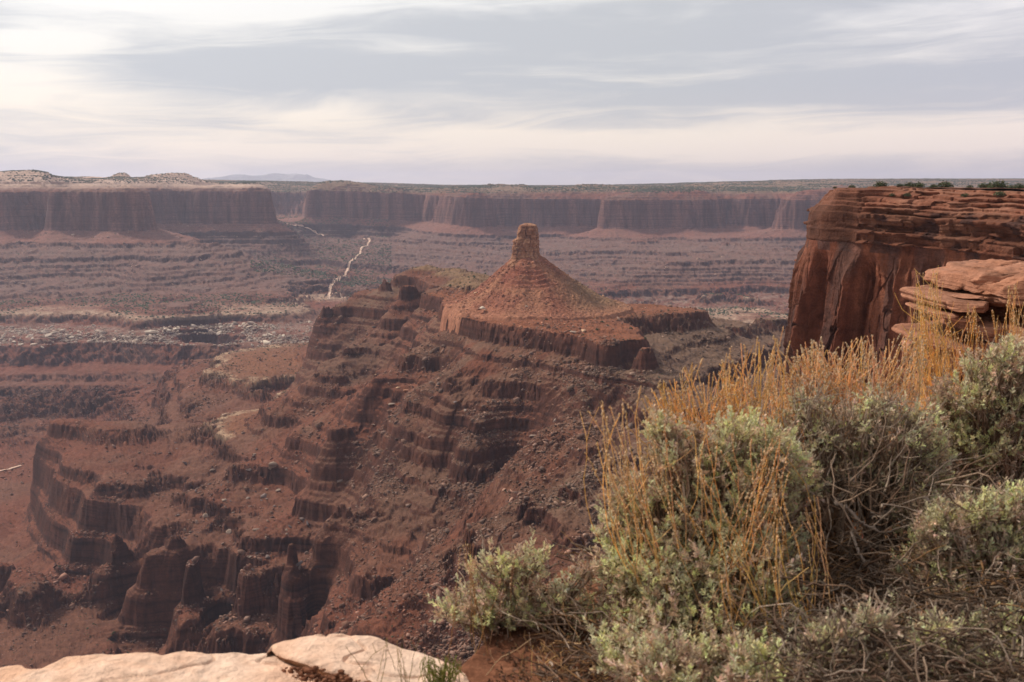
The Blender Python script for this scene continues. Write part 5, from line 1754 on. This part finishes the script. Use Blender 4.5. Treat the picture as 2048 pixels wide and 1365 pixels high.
def scatter_boulders():
    rng = np.random.RandomState(57)
    pale = [boulder_mesh(rng, c) for c in ((.50, .40, .32), (.44, .34, .27), (.56, .46, .36), (.38, .28, .22))]
    red = [boulder_mesh(rng, c) for c in ((.34, .165, .10), (.42, .24, .15), (.28, .13, .08), (.48, .30, .19))]
    grey = [boulder_mesh(rng, c) for c in ((.17, .125, .11), (.22, .16, .13), (.13, .10, .095), (.26, .19, .145))]
    # pale blocks that fell from the far white rim: the largest one object each
    mk = SEEN & (TY > 2600) & (TY < 3300) & (TZ < -391) & (TZ > -415) & (TNZ > .55) & (PX < 760) & (PY > 630)
    cl = np.clip(fbm2(TX, TY, 170, 2, 3) + .22, 0.0, 1) ** 1.5 + .005
    for i in pick(mk, 140, rng, cl):
        s = float(np.exp(rng.normal() * .5) * 6.0)
        o = put("boulder", pale[rng.randint(4)], (TXf[i], TYf[i], TZf[i] + s * .15), s, rng, "pale block lying on the slope under the far white rim", "boulder", "fallen blocks under the white rim", (1.25, 1, .75))
        o.rotation_euler = (rng.normal() * .35, rng.normal() * .35, rng.rand() * 6.28)
    # on the cone and the terrace round its foot
    cx, cyy, zt = BUTTE
    for k, (px, py, s) in enumerate([(966, 617, 5.2), (970, 621, 3.0), (1058, 624, 3.0), (1010, 635, 5.0), (1017, 637, 4.0), (1038, 636, 4.2), (1058, 638, 2.6), (950, 587, 4.0), (1102, 635, 3.0), (1148, 557, 5.5), (1160, 563, 6.0), (1168, 570, 5.0), (1052, 614, 3.2)]):
        a, d = ray(px, py)
        # the sight line meets the cone or the terrace
        Y = np.linspace(1130, 1500, 1500)
        rr = np.hypot(a * Y - cx, Y - cyy)
        zc = zt + np.interp(rr, [0, 18, 24, 34, 45, 62, 80, 97, 110, 124, 150], [8, 3, -1, -9.5, -18, -32, -46, -58.5, -65.5, -70.5, -80]) + 1.5
        zg = np.maximum(zc, ground_z(a * Y, Y))
        j = np.argmax(zg >= -d * Y)
        put("boulder", red[k % 4] if k % 3 else pale[k % 4], (a * Y[j], Y[j], zg[j] + s * .12), s, rng, "large light boulder at the foot or side of the butte cone", "boulder", "boulders round the butte", (1.2, 1, .8))
    for i in pick(SEEN & (BDIST > 95) & (BDIST < 175) & (TZ > -167) & (TNZ > .85) & (TY < 1420), 36, rng):
        s = float(np.exp(rng.normal() * .4) * 1.7)
        put("boulder", red[rng.randint(4)], (TXf[i], TYf[i], TZf[i] + s * .1), s, rng, "reddish boulder on the flat terrace in front of the butte", "boulder", "boulders on the butte terrace")
    # dark blocks on the talus above the left-hand block, and slabs on the middle slope
    mk = SEEN & (PX > 350) & (PX < 620) & (PY > 880) & (PY < 1190) & (TNZ > .6) & (TR < 1800)
    for i in pick(mk, 70, rng):
        s = float(np.exp(rng.normal() * .42) * 2.6)
        o = put("boulder", grey[rng.randint(4)], (TXf[i], TYf[i], TZf[i] + s * .2), s, rng, "dark angular block on the talus above the lobed cliffs", "boulder", "dark blocks on the left talus", (1.3, 1, .8))
        o.rotation_euler = (rng.normal() * .4, rng.normal() * .4, rng.rand() * 6.28)
    mk = SEEN & (PX > 720) & (PX < 1150) & (PY > 720) & (PY < 950) & (TNZ > .6) & (TR < 1500)
    for i in pick(mk, 40, rng):
        s = float(np.exp(rng.normal() * .45) * 2.0)
        o = put("boulder", (red + grey)[rng.randint(8)], (TXf[i], TYf[i], TZf[i] + s * .2), s, rng, "tilted slab on the debris slope below the butte terrace", "boulder", "slabs on the middle slope", (1.4, 1, .55))
        o.rotation_euler = (rng.normal() * .4, rng.normal() * .4, rng.rand() * 6.28)
    # small rubble
    V, T, Cc = [], [], []
    base = 0
    lib = [rock_shape(rng) for _ in range(14)]
    talus = np.clip((TNZ - .45) * 4, 0, 1) * np.clip((.97 - TNZ) * 8, .12, 1)
    clump = np.clip(fbm2(TX, TY, 90, 3, 17) + .3, .04, 1) ** 1.6
    g1 = SEEN & (TR < 1900) & (TZ < -150) & (TNZ > .5)
    g2 = SEEN & (TR >= 1900) & (TR < 2600) & (TNZ > .5)
    g3 = SEEN & (TY > 2600) & (TY < 3300) & (TZ < -391) & (TZ > -414) & (TNZ > .5)
    g4 = SEEN & (TY > 3000) & (TY < 5200) & (ZT < -205) & (TNZ > .5)
    for m, n, sz, pal in ((g1, 40000, .75, None), (g1, 7000, 1.5, None), (g2, 6000, 1.3, None), (g3, 3600, 2.5, (.38, .29, .23)), (g4, 2600, 2.1, (.30, .20, .15))):
        ii = pick(m, n, rng, talus * clump)
        for j, idx in enumerate(np.array_split(ii, len(lib))):
            v, t = lib[j]
            k = len(idx)
            s = np.exp(rng.normal(size=(k, 1, 1)) * .5) * sz
            a = rng.rand(k) * 6.283; ca, sa = np.cos(a), np.sin(a)
            vx = v[None, :, 0] * ca[:, None] - v[None, :, 1] * sa[:, None]; vy = v[None, :, 0] * sa[:, None] + v[None, :, 1] * ca[:, None]
            vz = v[None, :, 2] + vx * rng.normal(size=(k, 1)) * .3
            p = np.stack([vx, vy, vz], -1) * s + np.stack([TXf[idx], TYf[idx], TZf[idx]], 1)[:, None] + np.array([0, 0, 1.]) * s * .15
            V.append(p.reshape(-1, 3)); T.append((t[None] + (np.arange(k) * len(v))[:, None, None]).reshape(-1, 3) + base); base += k * len(v)
            if pal is None:
                c = (TCOL.reshape(-1, 4)[idx, :3] * .6 + np.array([.18, .12, .09]) * .4) * np.exp(rng.normal(size=(k, 1)) * .34) + np.array([.03, .027, .024]) * rng.rand(k, 1) ** 2 * 2
            else:
                c = np.array(pal) * rng.uniform(.6, 1.4, (k, 1))
            Cc.append(np.repeat(np.concatenate([c, np.zeros((k, 1))], 1), len(v), 0))
    # on the cone
    ii = rng.choice(len(CONE), 5200, replace=False)
    for j, idx in enumerate(np.array_split(ii, len(lib))):
        v, t = lib[j]; k = len(idx)
        s = np.exp(rng.normal(size=(k, 1, 1)) * .5) * .75
        p = v[None] * s + CONE[idx, None, :3] + np.array([0, 0, .2]) * s
        V.append(p.reshape(-1, 3)); T.append((t[None] + (np.arange(k) * len(v))[:, None, None]).reshape(-1, 3) + base); base += k * len(v)
        c = CONE[idx, 3:6] * np.exp(rng.normal(size=(k, 1)) * .35) + .02
        Cc.append(np.repeat(np.concatenate([c, np.zeros((k, 1))], 1), len(v), 0))
    tag(obj("rubble", mesh_data("rubble", np.concatenate(V), None, np.concatenate(T), MAT_BOULDER, np.concatenate(Cc).clip(.01, .9))), "loose rubble scattered over the canyon slopes", "rubble", kind='stuff')


scatter_boulders()

# ------------------------------------------------------------------ haze
def haze():
    m = bpy.data.materials.new("haze_air")
    m.use_nodes = True
    n = NT(m.node_tree)
    out = n.n('ShaderNodeOutputMaterial')
    v = n.n('ShaderNodeVolumePrincipled')
    v.inputs['Color'].default_value = (0.70, 0.75, 0.97, 1)
    v.inputs['Density'].default_value = HAZE
    v.inputs['Anisotropy'].default_value = 0.35
    n.t.links.new(v.outputs[0], out.inputs['Volume'])
    x, y0, y1, z0, z1 = 24000, -60, 30000, -700, 420
    vs = [(-x, y0, z0), (x, y0, z0), (x, y1, z0), (-x, y1, z0), (-x, y0, z1), (x, y0, z1), (x, y1, z1), (-x, y1, z1)]
    o = obj("haze", mesh_data("haze", vs, [(0, 3, 2, 1), (4, 5, 6, 7), (0, 1, 5, 4), (1, 2, 6, 5), (2, 3, 7, 6), (3, 0, 4, 7)], None, m))
    tag(o, "pale blue air filling the canyon", "haze", kind='stuff')


HAZE = 0.000036
haze()
